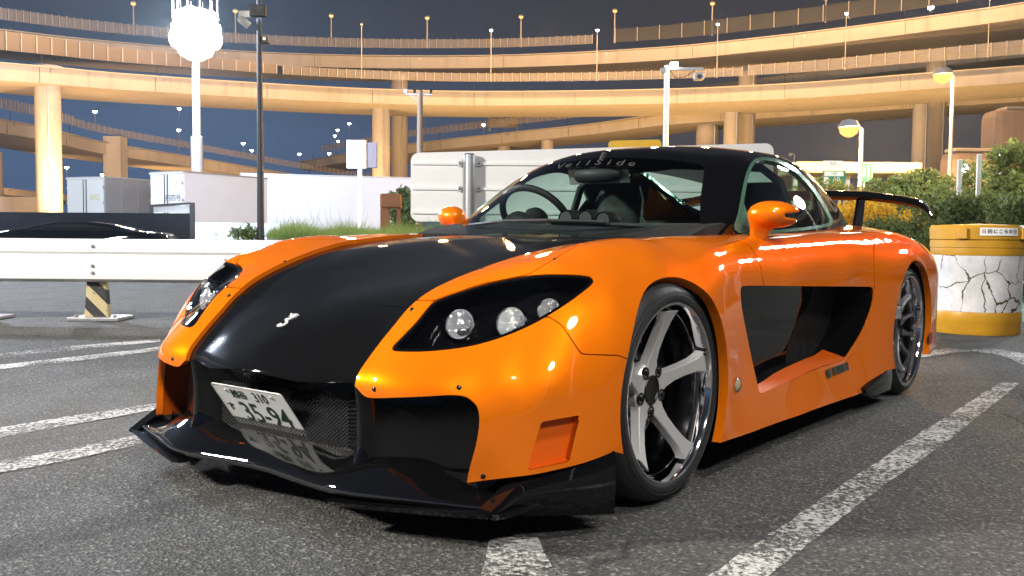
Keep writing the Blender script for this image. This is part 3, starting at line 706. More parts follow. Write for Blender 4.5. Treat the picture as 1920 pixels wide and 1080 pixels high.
sh = crom([(-.012, .028), (-.002, .018), (.010, .024), (.004, .008), (-.008, .002), (.009, -.008), (.006, -.022), (-.010, -.026), (-.004, -.016)], 4)
MB().tube([(x, y, .0045) for x, y in sh], .0032, 6).go('crest', M['white'], em, smooth=True)

# ------------------------------------------------------------------ side scoop, mirrors, wing, lamps, wheels
dp = np.interp(SC[0][:, 0], [-1.95, -1.5, -.9, -.45], [.20, .13, .075, .045]); dp = dp + np.interp(SC[0][:, 2], [.2, .5], [.05, 0])
SC = (SC[0], np.tile([0, 1.0, 0], (len(SC[0]), 1)), SC[2])
for s in (1, -1):
    m = SC if s == 1 else mirrored(SC)
    skin('scoop_panel', m, M['black'], CAR, depth=-dp*.97, off=dp, skirt_mat=M['black'])
for s in (1, -1):
    rows = []
    for k, (px, py) in enumerate(((1425, 737), (1445, 728), (1470, 717), (1500, 705), (1540, 689), (1566, 680.5), (1586, 671))):
        p, n_ = hitG(px, py, SC); dpt = np.interp(k, [0, 5, 6], [.025, .10, .11]); p = p + n_*.001
        rows.append([(p[0], s*p[1], p[2]-.002), (p[0]-.01, s*(p[1]-dpt*.5), p[2]+.012), (p[0]-.03, s*(p[1]-dpt), p[2]+.022), (p[0]-.03, s*(p[1]-dpt-.006), p[2]-.04)])
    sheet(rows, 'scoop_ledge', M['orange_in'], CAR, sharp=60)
# turn-signal lamp on the fender flank, red marker at the tail, sticker strip on the sill
def disc_on(name, px, py, mesh, rx, rz, mat, th=.006):
    P, N = hitG(px, py, mesh); out = []
    for s in (1, -1):
        p, n = P*[1, s, 1], N*[1, s, 1]; Mf = surf_frame(p, n, (0, 0, 1))
        t = MB().lathe([(1, -.004), (1, th*.4), (.85, th*.9), (.4, th*1.3), (.001, th*1.4)], (0, 0, 0), 'z', 20); o = t.go(name, mat, CAR, smooth=True)
        o.data.transform(Matrix.Diagonal((rx, rz, 1, 1))); o.matrix_local = Mf
        rim = MB().lathe([(1.0, -.004), (1.12, -.002), (1.12, .004), (1.0, .005)], (0, 0, 0), 'z', 20).go('rim', M['chrome'], o, smooth=True); rim.data.transform(Matrix.Diagonal((rx, rz, 1, 1)))
        out.append(o)
    return out
disc_on('turn_lamp', 1382, 720, fen, .034, .020, M['amber'])
disc_on('side_marker', 1737, 632, rear, .03, .028, M['red'])
P, N = hitG(1578, 690, skirtm)
for s in (1, -1):
    Mf = surf_frame(P*[1, s, 1]+N*[1, s, 1]*.002, N*[1, s, 1], (0, 0, 1)); lb = MB(); x = -.21
    for wd, gap_ in ((.05, .022), (.012, .004), (.012, .004), (.012, .014), (.020, .004), (.018, .004), (.022, .004), (.018, .004), (.020, .012), (.02, .004), (.022, .004)):
        lb.box((x+wd/2, 0, 0), (wd, .034, .001)); x += wd+gap_
    lb.go('sill_lettering', M['ink'], CAR).matrix_local = Mf
# black sill extension in front of the rear wheel
for s in (1, -1):
    poly = [(-1.70, .118), (-1.74, .085), (-1.84, .068), (-2.10, .062), (-2.125, .12), (-2.10, .192), (-1.98, .160)]
    t = MB().prism([(x, s*.78, z) for x, z in poly], (0, 0, 0), (0, s*.172, 0)); t.go('sill_extension', M['black'], CAR, bevel=.008, auto=40)
# mirrors
def seg(P, a, b, ra, rb):
    a, b = np.array(a), np.array(b); d = b-a; t = np.clip(((P-a)@d)/(d@d), 0, 1); return np.linalg.norm(P-a-t[..., None]*d, axis=-1) - (ra+(rb-ra)*t)
mc = on(1452, 403, 'y', .805); ma = np.array([-.62, .785, -.02]); ma /= np.linalg.norm(ma); mbv = np.array([.785, .62, 0]); mbv /= np.linalg.norm(mbv); mu = np.cross(ma, mbv); mu = mu if mu[2] > 0 else -mu
mfoot = on(1419, 466, 'y', .745)
def mirror_f(x, y, z):
    P = np.stack(np.broadcast_arrays(x, y, z), -1); q = P-mc; a = q@ma; b = q@mbv; c = q@mu
    w = .058*np.clip(1-np.clip((a-.0)/.125, 0, 1)**2*.10, .1, 1)
    hd = (np.sqrt((a/.098)**2+(b/.066)**2+((c-.002)/(.052-.10*np.clip(a+.03, 0, .2)*.3))**2)-1)*.045
    slot = np.maximum(np.abs(c+.002)-(.006+.12*np.clip(a-.022, 0, .2)), .022-a)
    hd = smax(hd, -slot, .008)
    A_ = mc-ma*.048-mu*.008; st = seg((P-mfoot)*[1, 1, 1]+mfoot, mfoot, A_, .034, .036)
    flat = np.abs((P-mfoot)@mbv) - .03
    st = smax(st, flat, .012)
    k = .03; h = np.maximum(k-np.abs(hd-st), 0)/k
    return np.minimum(hd, st)-h*h*k*.25
lo = np.minimum(mc, mfoot)-.13; hi = np.maximum(mc, mfoot)+.13
MIR = field_mesh(mirror_f, lo, hi, .006)
for s in (1, -1):
    mm = skin('door_mirror', MIR if s == 1 else mirrored(MIR), M['orange'], CAR, depth=0)
# wing
xs_ = [(0, 0), (.02, .022), (.10, .034), (.2, .026), (.26, .012), (.262, .004), (.2, .002), (.1, -.008), (.02, -.012)]
rows = []
wy = np.linspace(-.875, .875, 61)
for y in wy:
    a = abs(y); z = np.interp(a, [0, .3, .5, .7, .80, .835, .86, .875], [1.012, 1.012, 1.006, .978, .957, .940, .918, .893]); k = np.interp(a, [0, .80, .86, .875], [1, 1, .75, .3])
    rows.append([(-3.04-c*k-(.04*(1-k)), y, z+(t*1.5-.0)*np.interp(a, [0, .80, .875], [1, .8, .25])-c*.06) for c, t in xs_+xs_[:1]])
wg_ = sheet(rows, 'rear_wing', M['black'], CAR, sharp=50)
for s in (1, -1):
    y = s*.47
    st = MB().prism([(-3.02, y-.008, .815), (-3.17, y-.008, .80), (-3.22, y-.008, 1.0), (-3.10, y-.008, 1.01)], (0, 0, 0), (0, .016, 0)).go('strut', M['black'], wg_, bevel=.004)
    MB().box((-3.16, y, 1.0), (.10, .05, .02)).go('bracket', M['alloy'], st, bevel=.003)
# wheels
def wheel(rr, deep, width):
    f = rr/.2605
    rim = MB().lathe([(.2605*f, -.010), (.2625*f, -.002), (.2605*f, .004), (.2540*f, .003), (.2500*f, -.004), (.2465*f, -.016), (.2445*f, -.045), (.2430*f, deep+.02)], (0, 0, 0), 'y', 72)
    root = rim.go('wheel', M['chrome'], CAR, smooth=True)
    MB().lathe([(.2430*f, deep+.02), (.236*f, deep-.01), (.226*f, -.13), (.222*f, -width+.02), (.245*f, -width+.005)], (0, 0, 0), 'y', 64).go('barrel', M['barrel'], root, smooth=True)
    T = [(.2555*f, -.006), (.262*f, .003), (.272*f, .0065), (.287, .004), (.300, -.003), (.311, -.016), (.3165, -.034), (.3190, -.06), (.3195, -.12), (.3190, -width+.06), (.3165, -width+.03), (.305, -width+.006), (.285, -width-.004), (.25*f, -width+.004)]
    ty = MB().lathe(T, (0, 0, 0), 'y', 96).go('tyre', M['rubber'], root, smooth=True)
    gr = MB()
    for rad in (.2795, .2915):
        gr.lathe([(rad-.001, .0044), (rad, .0062), (rad+.001, .0044)], (0, 0, 0), 'y', 72)
    gr.go('sidewall_rib', M['rubber'], ty, smooth=True)
    # five spokes
    R1 = .237*f
    for k in range(5):
        a = math.radians(92+72*k)
        prof = [(.040, .036), (.062, .033), (.085, .025), (.12, .0192), (.165, .0182), (.205, .021), (R1-.008, .029), (R1, .036)]
        def h(r): return deep + (.062*(max(0, r-.07)/.165)**1.3 if deep > -.1 else .05*(max(0, r-.06)/.17)**1.2)
        P = [(r, w) for r, w in prof] + [(r, -w) for r, w in prof[::-1]]
        V = [(r, h(r), w) for r, w in P] + [(r-.004, h(r)-.030, w*1.12) for r, w in P]; n = len(P); m = len(prof)
        F = [(i, i+1, n-2-i, n-1-i) for i in range(m-1)] + [(i, (i+1) % n, n+(i+1) % n, n+i) for i in range(n)]
        R3 = np.array([[math.cos(a), 0, -math.sin(a)], [0, 1, 0], [math.sin(a), 0, math.cos(a)]])
        V = np.array(V) @ R3.T
        s_ = MB().add(V, F).go('spoke', M['alloy'], root, bevel=0)
        bm = bmesh.new(); bm.from_mesh(s_.data); ed = [e_ for e_ in bm.edges if e_.is_boundary is False and len(e_.link_faces) == 2 and e_.calc_face_angle(0) > .6]
        bmesh.ops.bevel(bm, geom=ed, offset=.0025, segments=2, affect='EDGES'); bm.to_mesh(s_.data); bm.free()
        s_.data.polygons.foreach_set('use_smooth', [True]*len(s_.data.polygons)); s_.data.set_sharp_from_angle(angle=math.radians(25))
        na = a+math.radians(36); c_ = (.064*math.cos(na), deep+.001, .064*math.sin(na))
        nu = MB().lathe([(.019, -.004), (.0185, .0012), (.014, .002), (.012, -.004), (.008, -.004), (.008, .006), (.001, .007)], c_, 'y', 16).go('wheel_nut', M['bolt'], root, smooth=True)
    MB().lathe([(.046, deep+.0015), (.050, deep), (.075, deep-.001), (.082, deep-.010), (.082, deep-.04)], (0, 0, 0), 'y', 40).go('hub', M['alloy'], root, smooth=True)
    MB().lathe([(.001, deep-.002), (.034, deep-.001), (.038, deep+.004), (.041, deep+.004), (.043, deep)], (0, 0, 0), 'y', 32).go('hub_cap', M['bolt'], root, smooth=True)
    dd = min(deep-.055, -.14)
    di = MB().lathe([(.09, dd), (.178, dd), (.178, dd-.012), (.09, dd-.012)], (0, 0, 0), 'y', 48).go('brake_disc', M['disc'], root, smooth=False)
    ho = MB()
    for k in range(14):
        for j in range(4):
            a = 2*PI*k/14+j*.13; r = .115+j*.017
            ho.lathe([(.0066, dd+.0002), (.0045, dd+.0026), (.001, dd+.0026)], (r*math.cos(a), 0, r*math.sin(a)), 'y', 8)
    tag(ho.go('drilled_holes', M['chrome'], di, smooth=True), kind='stuff')
    MB().lathe([(.001, dd+.02), (.075, dd+.02), (.085, dd+.01), (.085, dd)], (0, 0, 0), 'y', 32).go('disc_bell', M['matte'], di, smooth=True)
    MB().lathe([(.001, -.006), (.004, -.006), (.004, .012), (.001, .014)], (.236*math.cos(2.75), -.01, .236*math.sin(2.75)), 'y', 8).go('valve', M['bolt'], root)
    return root
def calliper(x, y, z, s, ang, mat):
    t = MB(); a = np.linspace(ang-.42, ang+.42, 9); V = []
    for k in a:
        for r, yy in ((.115, -.02), (.195, -.02), (.195, .035), (.115, .035)): V.append((x+r*math.cos(k), s*(y+yy), z+r*math.sin(k)))
    F = [(i*4+j, i*4+(j+1) % 4, (i+1)*4+(j+1) % 4, (i+1)*4+j) for i in range(8) for j in range(4)]+[(0, 1, 2, 3), (32, 33, 34, 35)]
    t.add(V, F).go('brake_calliper', mat, CAR, bevel=.004)
def cp(o, parent):
    c = o.copy(); COL.objects.link(c); c.parent = parent
    for ch in list(o.children): cp(ch, c)
    return c
wf = wheel(.2605, -.066, .25); wr = wheel(.2680, -.150, .30)
wf.location = (0, .9056, .3205); wr.location = (-2.425, .9377, .3195)
wf2 = cp(wf, CAR); wf2.location = (0, -.9056, .3205); wf2.rotation_euler = (0, 0, PI)
wr2 = cp(wr, CAR); wr2.location = (-2.425, -.9377, .3195); wr2.rotation_euler = (0, 0, PI)
text('spoke_print', 'EVOLUTION', .016, M['ink'], wf, Matrix(((-math.cos(math.radians(236)), -math.sin(math.radians(236)), 0, .165*math.cos(math.radians(236))), (0, 0, 1, -.0385), (-math.sin(math.radians(236)), math.cos(math.radians(236)), 0, .165*math.sin(math.radians(236))), (0, 0, 0, 1))), xs=1.2) if False else None
for s in (1, -1):
    calliper(0, .9056-.155, .3205, s, 2.55, M['bolt']); calliper(-2.425, .9377-.22, .3195, s, .5, M['red'])
    for cx, r, cz, y0, y1 in ((0, .352, .3205, .56, .85), (-2.425, .358, .3195, .56, .88)):
        a = np.linspace(-.5, PI+.5, 25); P = [[(cx+r*math.cos(k), s*y, cz+r*math.sin(k)) for y in (y0, y1)] for k in a]
        sheet(P, 'wheel_liner', M['dark'], CAR)
ub = MB(); ub.box((-1.2, 0, .14), (3.6, 1.08, .03)); ub.box((-1.2, 0, .14), (1.55, 1.74, .03)); ub.box((-3.1, 0, .2), (.35, 1.5, .03))
ub.go('underbody', M['dark'], CAR)
CAR['label'] = 'low wide orange sports coupe with black bonnet, roof and rear wing parked on the asphalt'

# ================================================================== THE PLACE
UP = np.array([0, 0, 1.0]); RGT = AX[0]*[1, 1, 0]; RGT /= np.linalg.norm(RGT); FWD = AX[2]*[1, 1, 0]; FWD /= np.linalg.norm(FWD)
def gnd(u, D):                      # ground point in the direction of pixel column u
    p = site(u, 440, D); p[2] = 0; return p
def zat(u, v, D): return float(site(u, v, D)[2])
FA = math.atan2(FWD[1], FWD[0]); RA = math.atan2(RGT[1], RGT[0])

# ---- ground
def asphalt():
    t = NT('asphalt'); n1 = t.noise(.35, 6, .6); n2 = t.noise(3.0, 5); n3 = t.noise(70, 6, .72)
    vo = t.n('ShaderNodeTexVoronoi', {'Vector': t.co(), 'Scale': 120.0}); v2 = t.n('ShaderNodeTexVoronoi', {'Vector': t.co(), 'Scale': 150.0})
    c = t.mix(t.map(n1, .3, .7), (.064, .064, .063), (.096, .096, .094))
    c = t.mix(t.math('MULTIPLY', t.map(n2, .45, .75), .5), c, (.058, .058, .058))
    st = t.n('ShaderNodeTexWhiteNoise', {'Vector': vo.outputs[2]}).outputs[0] if False else vo.outputs[1]
    g = t.n('ShaderNodeSeparateColor', {'Color': vo.outputs[1]})
    c = t.mix(t.map(g.outputs[0], .35, 1, 0, .85), c, t.mix(t.map(g.outputs[1], .3, 1), (.04, .04, .039), (.30, .295, .28)))
    cw = t.n('ShaderNodeMapping', {'Vector': t.co(), 'Scale': (.55, .55, .55)}).outputs[0]; dist = t.n('ShaderNodeVectorMath', {0: cw, 1: t.n('ShaderNodeVectorMath', {0: t.n('ShaderNodeTexNoise', {'Vector': t.co(), 'Scale': 4.0, 'Detail': 5.0}).outputs[1], 'Scale': .16}, operation='SCALE').outputs[0]}, operation='ADD').outputs[0]
    ck = t.n('ShaderNodeTexVoronoi', {'Vector': dist, 'Scale': 1.0}, feature='DISTANCE_TO_EDGE').outputs[0]
    c = t.mix(t.math('MULTIPLY', t.map(ck, .0, .006, 1, 0), t.map(t.noise(1.1, 3), .5, .6)), c, (.012, .012, .012))
    c = t.mix(t.map(t.noise(.9, 4, .6), .62, .72, 0, .5), c, (.030, .029, .028)); c = t.mix(t.map(t.noise(.23, 3), .55, .62, 0, .25), c, (.13, .125, .115))
    tm = t.noise(1.0, 3, .5, t.n('ShaderNodeMapping', {'Vector': t.co(), 'Scale': (.10, 2.6, 1)}).outputs[0]); c = t.mix(t.map(tm, .60, .68, 0, .45), c, (.026, .026, .026))
    pore = t.map(v2.outputs[0], .0, .35, 0, 1)
    c = t.mix(t.map(n3, .36, .52, .75, 0), c, (.014, .014, .014))
    h = t.math('ADD', t.math('MULTIPLY', vo.outputs[0], 1.1), t.math('MULTIPLY', n3, .8))
    t.bsdf(Base_Color=c, Roughness=t.map(n2, .3, .7, .8, .95), Specular_IOR_Level=.3, Normal=t.bump(h, .55, .008)); return t.m
M['asphalt'] = asphalt()
def worn_paint(name, col, cover=.5, edge=.3):
    t = NT(name); n = t.noise(60, 6, .8); n2 = t.noise(2.2, 6, .7); vo = t.n('ShaderNodeTexVoronoi', {'Vector': t.co(), 'Scale': 90.0})
    f = t.map(t.math('ADD', n, t.math('MULTIPLY', n2, .6)), cover-.07+.29, cover+.07+.29)
    c = t.mix(t.noise(8, 4), tuple(x*.85 for x in col), col)
    p = t.n('ShaderNodeBsdfPrincipled', {'Base Color': c, 'Roughness': .7, 'Normal': t.bump(t.math('ADD', vo.outputs[0], n), .6, .008)})
    tr = t.n('ShaderNodeBsdfTransparent')
    mx = t.n('ShaderNodeMixShader', {0: f, 1: p.outputs[0], 2: tr.outputs[0]}); t.t.links.new(mx.outputs[0], t.out.inputs[0]); return t.m
M['line'] = worn_paint('white_line_paint', (.64, .64, .62), .50)
M['line_thin'] = worn_paint('faded_line_paint', (.62, .62, .60), .49)
g = MB(); n_ = 40
g.add([(-440, -440, 0), (440, -440, 0), (440, 440, 0), (-440, 440, 0)], [(0, 1, 2, 3)])
tag(g.go('ground', M['asphalt']), 'dark grey coarse asphalt of the parking area', 'asphalt', kind='structure')
def strip_px(pts, mat, name='parking_line', z=.004, label=None):     # quad strip on the ground through pixel pairs
    P0 = [(on(a, b, 'z', 0), on(c, d, 'z', 0)) for a, b, c, d in pts]; t = MB(); V = []; P = []
    for (a, b), (c, d) in zip(P0[:-1], P0[1:]):
        k_ = max(2, min(60, int(np.linalg.norm(c-a)/.05)))
        for f in np.arange(k_)/k_: P.append((a+(c-a)*f+rng.normal(size=3)*.0025, b+(d-b)*f+rng.normal(size=3)*.0025))
    P.append(P0[-1])
    for p, q in P: V += [(p[0], p[1], z), (q[0], q[1], z)]
    t.add(V, [(2*i, 2*i+1, 2*i+3, 2*i+2) for i in range(len(P)-1)]); o = t.go(name, mat); return tag(o, label, 'road marking', kind='structure')
strip_px([(1215, 1200, 1335, 1200), (1330, 1080, 1442, 1080), (1560, 925, 1640, 925), (1700, 830, 1775, 830), (1850, 735, 1893, 735), (1876, 719, 1912, 719)], M['line'], label='broad worn white parking line running past the car')
strip_px([(905, 1200, 1060, 1200), (905, 1080, 1040, 1080), (920, 1010, 1008, 1010)], M['line_thin'], label='short worn white stub line in front of the splitter')
strip_px([(-80, 672, -80, 682), (0, 664, 0, 673), (130, 650, 132, 658), (230, 642, 232, 648), (300, 637, 301, 642)], M['line_thin'], label='thin white line farthest to the left of the car')
strip_px([(-80, 690, -80, 698), (0, 685, 0, 694), (130, 671, 132, 679), (230, 660, 232, 667), (310, 650, 311, 656)], M['line_thin'], label='thin white line second from the guard rail')
strip_px([(-80, 820, -80, 838), (0, 804, 0, 822), (120, 783, 122, 800), (265, 762, 268, 774), (300, 757, 303, 768)], M['line_thin'], label='faded white line beside the far front corner')
strip_px([(-80, 888, -80, 912), (0, 866, 0, 888), (120, 846, 124, 866), (250, 818, 256, 836), (290, 810, 296, 826)], M['line'], label='worn white line ending under the splitter')
arc = [(1715, 665, 1722, 672), (1745, 657, 1752, 668), (1790, 654, 1792, 661), (1830, 654, 1828, 660), (1870, 656, 1862, 664), (1905, 661, 1890, 671), (1935, 667, 1912, 682), (1980, 680, 1940, 698)]
strip_px(arc, M['line'], label='curved white line behind the rear wheel')
grn = plain('green_road_paint', (.06, .17, .09), .7, var=.2, bump=.3)
t = MB(); P = [on(1895, 600, 'z', 0), on(2100, 640, 'z', 0), on(2100, 480, 'z', 0), on(1880, 497, 'z', 0)]
t.add([(p[0], p[1], .004) for p in P], [(0, 1, 2, 3)]); tag(t.go('green_lane', grn), 'green painted lane behind the drum', 'road marking', kind='structure')
strip_px([(1890, 535, 1890, 541), (2000, 537, 2000, 544)], M['line_thin'], z=.008, label='upper white line on the green lane')
strip_px([(1890, 509, 1890, 513), (2000, 510, 2000, 515)], M['line_thin'], z=.008, label='lower white line on the green lane')

# ---- concrete and viaducts
def concrete(name, col, rough=.85):
    t = NT(name); n1 = t.noise(.5, 6, .65); n2 = t.noise(9, 5)
    sx_ = t.n('ShaderNodeMapping', {'Vector': t.co(), 'Scale': (.9, .9, .06)}).outputs[0]; dr = t.noise(1.1, 6, .7, sx_)
    c = t.mix(n1, tuple(x*.82 for x in col), tuple(x*1.1 for x in col)); c = t.mix(t.map(dr, .52, .75, 0, .55), c, tuple(x*.45 for x in col))
    c = t.mix(t.map(n2, .5, .8, 0, .25), c, tuple(x*.6 for x in col))
    t.bsdf(Base_Color=c, Roughness=rough, Normal=t.bump(n2, .2, .02)); return t.m
M['conc'] = concrete('concrete', (.40, .375, .335)); M['conc2'] = concrete('pale_concrete', (.47, .455, .42))
M['steel'] = plain('galvanised_steel', (.42, .43, .45), .4, .6, .1); M['post'] = plain('fence_post', (.30, .29, .28), .5)
def mesh_panel(name, col, alpha):
    t = NT(name); p = t.n('ShaderNodeBsdfPrincipled', {'Base Color': (*col, 1), 'Roughness': .6}); tr = t.n('ShaderNodeBsdfTransparent')
    mx = t.n('ShaderNodeMixShader', {0: alpha, 1: tr.outputs[0], 2: p.outputs[0]}); t.t.links.new(mx.outputs[0], t.out.inputs[0]); return t.m
M['fence'] = mesh_panel('fence_mesh', (.30, .285, .27), .5); M['dark_fence'] = mesh_panel('dark_fence_mesh', (.035, .035, .03), .72); M['noise'] = mesh_panel('noise_barrier', (.115, .092, .07), .94)
postm = MB().box((0, 0, .5), (.07, .07, 1)).go('post', M['post']).data
bpy.data.objects.remove(bpy.data.objects['post'])
def resample(P, step):
    d = np.concatenate([[0], np.cumsum(np.linalg.norm(np.diff(P, axis=0), axis=1))]); n = max(2, int(d[-1]/step)+1); s_ = np.linspace(0, d[-1], n)
    return np.stack([np.interp(s_, d, P[:, i]) for i in range(3)], 1)
def viaduct(name, pts, thick, label, parapet=.95, width=9.5, fence=None, mat='conc', group='elevated roads', set_back=.35):
    # pts: (u, v of the parapet top, distance); thick: girder depth from parapet top in metres
    P = [site(u, v, D) for u, v, D in pts]                         # the road runs on beyond the frame
    if pts[0][0] < -90: d = P[0]-P[1]; d[2] *= .3; P = [P[0]+d/np.linalg.norm(d)*90, P[0]+d/np.linalg.norm(d)*40] + P
    if pts[-1][0] > 2000: d = P[-1]-P[-2]; d[2] *= .3; P = P + [P[-1]+d/np.linalg.norm(d)*40, P[-1]+d/np.linalg.norm(d)*90]
    P = crom(P, 8); P = resample(P, 2.0)
    T = np.gradient(P, axis=0); T[:, 2] = 0; T /= np.linalg.norm(T, axis=1)[:, None]; Nn = np.cross(T, UP)
    if (Nn[len(P)//2] @ (P[len(P)//2]-CAM)) < 0: Nn = -Nn          # Nn points away from the camera
    root = empty(name, (0, 0, 0), 0, label, 'elevated road', group)
    def loft(nm, sec, m, closed=True):
        V = [P[i] + Nn[i]*a + UP*b for i in range(len(P)) for a, b in sec]; k = len(sec)
        F = [(i*k+j, i*k+(j+1) % k, (i+1)*k+(j+1) % k, (i+1)*k+j) for i in range(len(P)-1) for j in range(k if closed else k-1)]
        if closed: F += [tuple(range(k))[::-1], tuple(range((len(P)-1)*k, len(P)*k))]
        return MB().add(V, F).go(nm, m, root, auto=30)
    loft('parapet', [(0, 0), (0, -parapet*.35), (-.05, -parapet*.37), (-.05, -parapet), (.25, -parapet), (.25, 0)], M[mat])
    loft('girder', [(set_back, -parapet-.002), (set_back, -parapet-.10), (set_back+.02, -thick*.97), (set_back+.9, -thick), (width-1.0, -thick), (width-set_back, -thick*.97), (width-set_back, -parapet)], M[mat])
    loft('parapet', [(width, 0), (width, -parapet), (width-.25, -parapet), (width-.25, 0)], M[mat])
    loft('cornice', [(-.10, -parapet-.003), (-.10, -parapet-.09), (set_back-.002, -parapet-.09), (set_back-.002, -parapet-.003)], M[mat])
    jt = MB().box((0, 0, 0), (.04, .05, 1)).go('joint', M['matte'], root).data; bpy.data.objects.remove(root.children[-1])
    pb = MB().box((0, 0, 0), (.22, .10, .30)).go('bracket', M['steel'], root).data; bpy.data.objects.remove(root.children[-1])
    for i in range(2, len(P)-1, 5):
        r_ = math.atan2(T[i][1], T[i][0]); share('joint', jt, root, P[i]-Nn[i]*.0+UP*(-parapet*.5), (0, 0, r_), (1, 1, parapet*.98)); share('joint', jt, root, P[i]+Nn[i]*(set_back+.01)+UP*(-(parapet+thick)/2), (0, 0, r_), (.8, 1, (thick-parapet)*.88))
        if i % 2 == 0: share('bracket', pb, root, P[i]+T[i]*1.0+Nn[i]*(set_back-.05)+UP*(-parapet-.26), (0, 0, r_))
    if fence:
        for (u0, u1, h0, h1, sp, m) in fence:
            px = photo(P)[:, 0]; Q = resample(P, sp); qu = photo(Q)[:, 0]; sel = (qu > u0) & (qu < u1)
            q = Q[sel]
            if len(q) < 2: continue
            hh = np.interp(photo(q)[:, 0], [u0, u1], [h0, h1])
            nn = np.array([Nn[np.argmin(((P-a)**2).sum(1))] for a in q]); q = q + nn*.12
            V = []; 
            for a, h in zip(q, hh): V += [a+UP*.002, a+UP*h*.96]
            k = len(q); t = MB().add(V, [(2*i, 2*i+2, 2*i+3, 2*i+1) for i in range(k-1)]); t.go('fence_panel', M[m], root)
            for a, h, n__ in zip(q, hh, nn): share('post', postm, root, a-n__*.06, (0, 0, math.atan2(n__[1], n__[0])), (1.1, 1.1, h))
    return root
A_T = [(-260, 5, 66), (-120, 22, 72), (0, 36, 78), (160, 56, 86), (330, 72, 92), (500, 83, 96), (640, 88, 98), (800, 90, 99), (960, 88, 99), (1120, 81, 97), (1280, 70, 94), (1400, 57, 91), (1520, 43, 88), (1640, 27, 85), (1760, 10, 82), (1920, -14, 78), (2150, -55, 72)]
viaduct('upper_viaduct', A_T, 2.15, 'topmost curved concrete highway viaduct with lamp posts along its parapet', fence=[(-300, 1120, 1.05, .95, .76, 'fence'), (1120, 2200, 1.4, 1.8, 2.3, 'dark_fence')], parapet=.80)
B_T = [(-260, 62, 62), (-120, 80, 67), (0, 93, 72), (110, 104, 76), (213, 115, 80), (433, 132, 86), (640, 145, 90), (840, 152, 92), (1040, 152, 92), (1240, 148, 90), (1387, 142, 88), (1547, 132, 85), (1697, 119, 82), (1920, 101, 78), (2150, 80, 72)]
viaduct('middle_viaduct', B_T, 2.40, 'middle curved concrete highway viaduct on thick round columns', fence=[(-300, 520, 1.9, .95, 1.25, 'noise'), (520, 1400, .85, .85, .86, 'fence'), (1400, 2200, 1.0, 1.4, 1.2, 'fence')], parapet=.95, width=10)
A2 = [(1270, 152, 118), (1420, 133, 114), (1560, 112, 110), (1700, 92, 106), (1920, 66, 98), (2150, 30, 92)]
viaduct('merging_ramp', A2, 2.3, 'ramp merging between the two viaducts at the right', fence=None)
C_T = [(-260, 158, 74), (-120, 180, 80), (0, 203, 86), (72, 217.5, 92), (117, 229, 96), (200, 251, 104), (360, 279, 116), (480, 301, 124), (615, 324, 136), (720, 338, 146)]
viaduct('descending_ramp', C_T, 2.3, 'concrete ramp sloping down to the right behind the trailers', fence=[(-300, 140, 1.0, 1.0, .62, 'fence'), (140, 720, .85, .8, .9, 'fence')], width=9)
D_T = [(560, 292, 150), (660, 274, 140), (763, 257, 130), (920, 238, 122), (1107, 217, 114), (1240, 198, 108), (1410, 185, 104), (1587, 172, 100), (1703, 162, 96), (1920, 146, 90), (2150, 128, 84)]
viaduct('rising_ramp', D_T, 2.3, 'concrete ramp rising to the right under the middle viaduct', fence=[(600, 1250, .95, .95, .8, 'fence'), (1250, 1700, .9, .9, 1.2, 'fence')], width=9)
E_T = [(-200, 318, 96), (0, 343, 110), (90, 354, 118), (260, 372, 130), (420, 385, 140)]
viaduct('low_ramp', E_T, 1.3, 'lowest ramp crossing behind the leftmost column', parapet=.5, width=8)
cyl = {}
def column(u0, u1, vt, D, label, square=False, cap=0.0, mat='conc', vbase=None):
    c = gnd((u0+u1)/2, D); r = (u1-u0)/2/FPX*D; zt = zat((u0+u1)/2, vt, D)
    o = MB()
    if square: o.box((0, 0, zt/2), (r*2, r*2, zt))
    else: o.lathe([(.001, 0), (r*1.25, 0), (r*1.25, .5), (r, .55), (r, zt-1.2-cap), (r*(1+.25*(cap > 0)), zt), (.001, zt)], n=28)
    x = o.go('concrete_column', M[mat], auto=30); x.location = c; x.rotation_euler = (0, 0, RA)
    if not square:
        MB().tube([(r*1.04*math.cos(-1.1), r*1.04*math.sin(-1.1), .3), (r*1.04*math.cos(-1.1), r*1.04*math.sin(-1.1), zt-.3)], .07, 8).go('drain_pipe', M['steel'], x, smooth=True)
        for f in (.25, .5, .75): MB().lathe([(r*1.0, -.06), (r*1.012, -.05), (r*1.012, .05), (r*1.0, .06)], (0, 0, zt*f), n=28).go('band', M['conc'], x)
    return tag(x, label, 'column', 'columns carrying the viaducts')
column(72, 117, 128, 78, 'thick round concrete column at the left behind the white trailers', cap=.6)
column(-22, 6, 286, 96, 'round concrete column cut by the left edge')
column(203, 235, 258, 106, 'square concrete column under the descending ramp', square=True, mat='conc2')
column(698, 731, 184, 96, 'left of the paired round columns beside the dark green bush', cap=.2)
column(733, 764, 110, 104, 'right of the paired round columns beside the dark green bush')
column(1302, 1343, 212, 110, 'short thick round column left of the pair above the roof')
column(1353, 1381, 172, 97, 'left round column of the pair above the car roof')
column(1379, 1411, 95, 100, 'right round column of the pair above the car roof')
column(1705, 1731, 155, 92, 'left round column of the pair behind the hedge')
column(1728, 1763, 60, 95, 'right round column of the pair behind the hedge')
column(931, 956, 250, 126, 'short round column under the rising ramp, nearer the utility pole')
column(1013, 1036, 243, 120, 'short round column under the rising ramp, nearer the yellow sign')
w_ = MB(); a, b = gnd(-60, 84), gnd(112, 88); w_.bar((a[0], a[1], 2.0), (b[0], b[1], 2.0), .4, 4.0); tag(w_.go('retaining_wall', M['conc']), 'low concrete wall glowing orange behind the left column', 'wall')

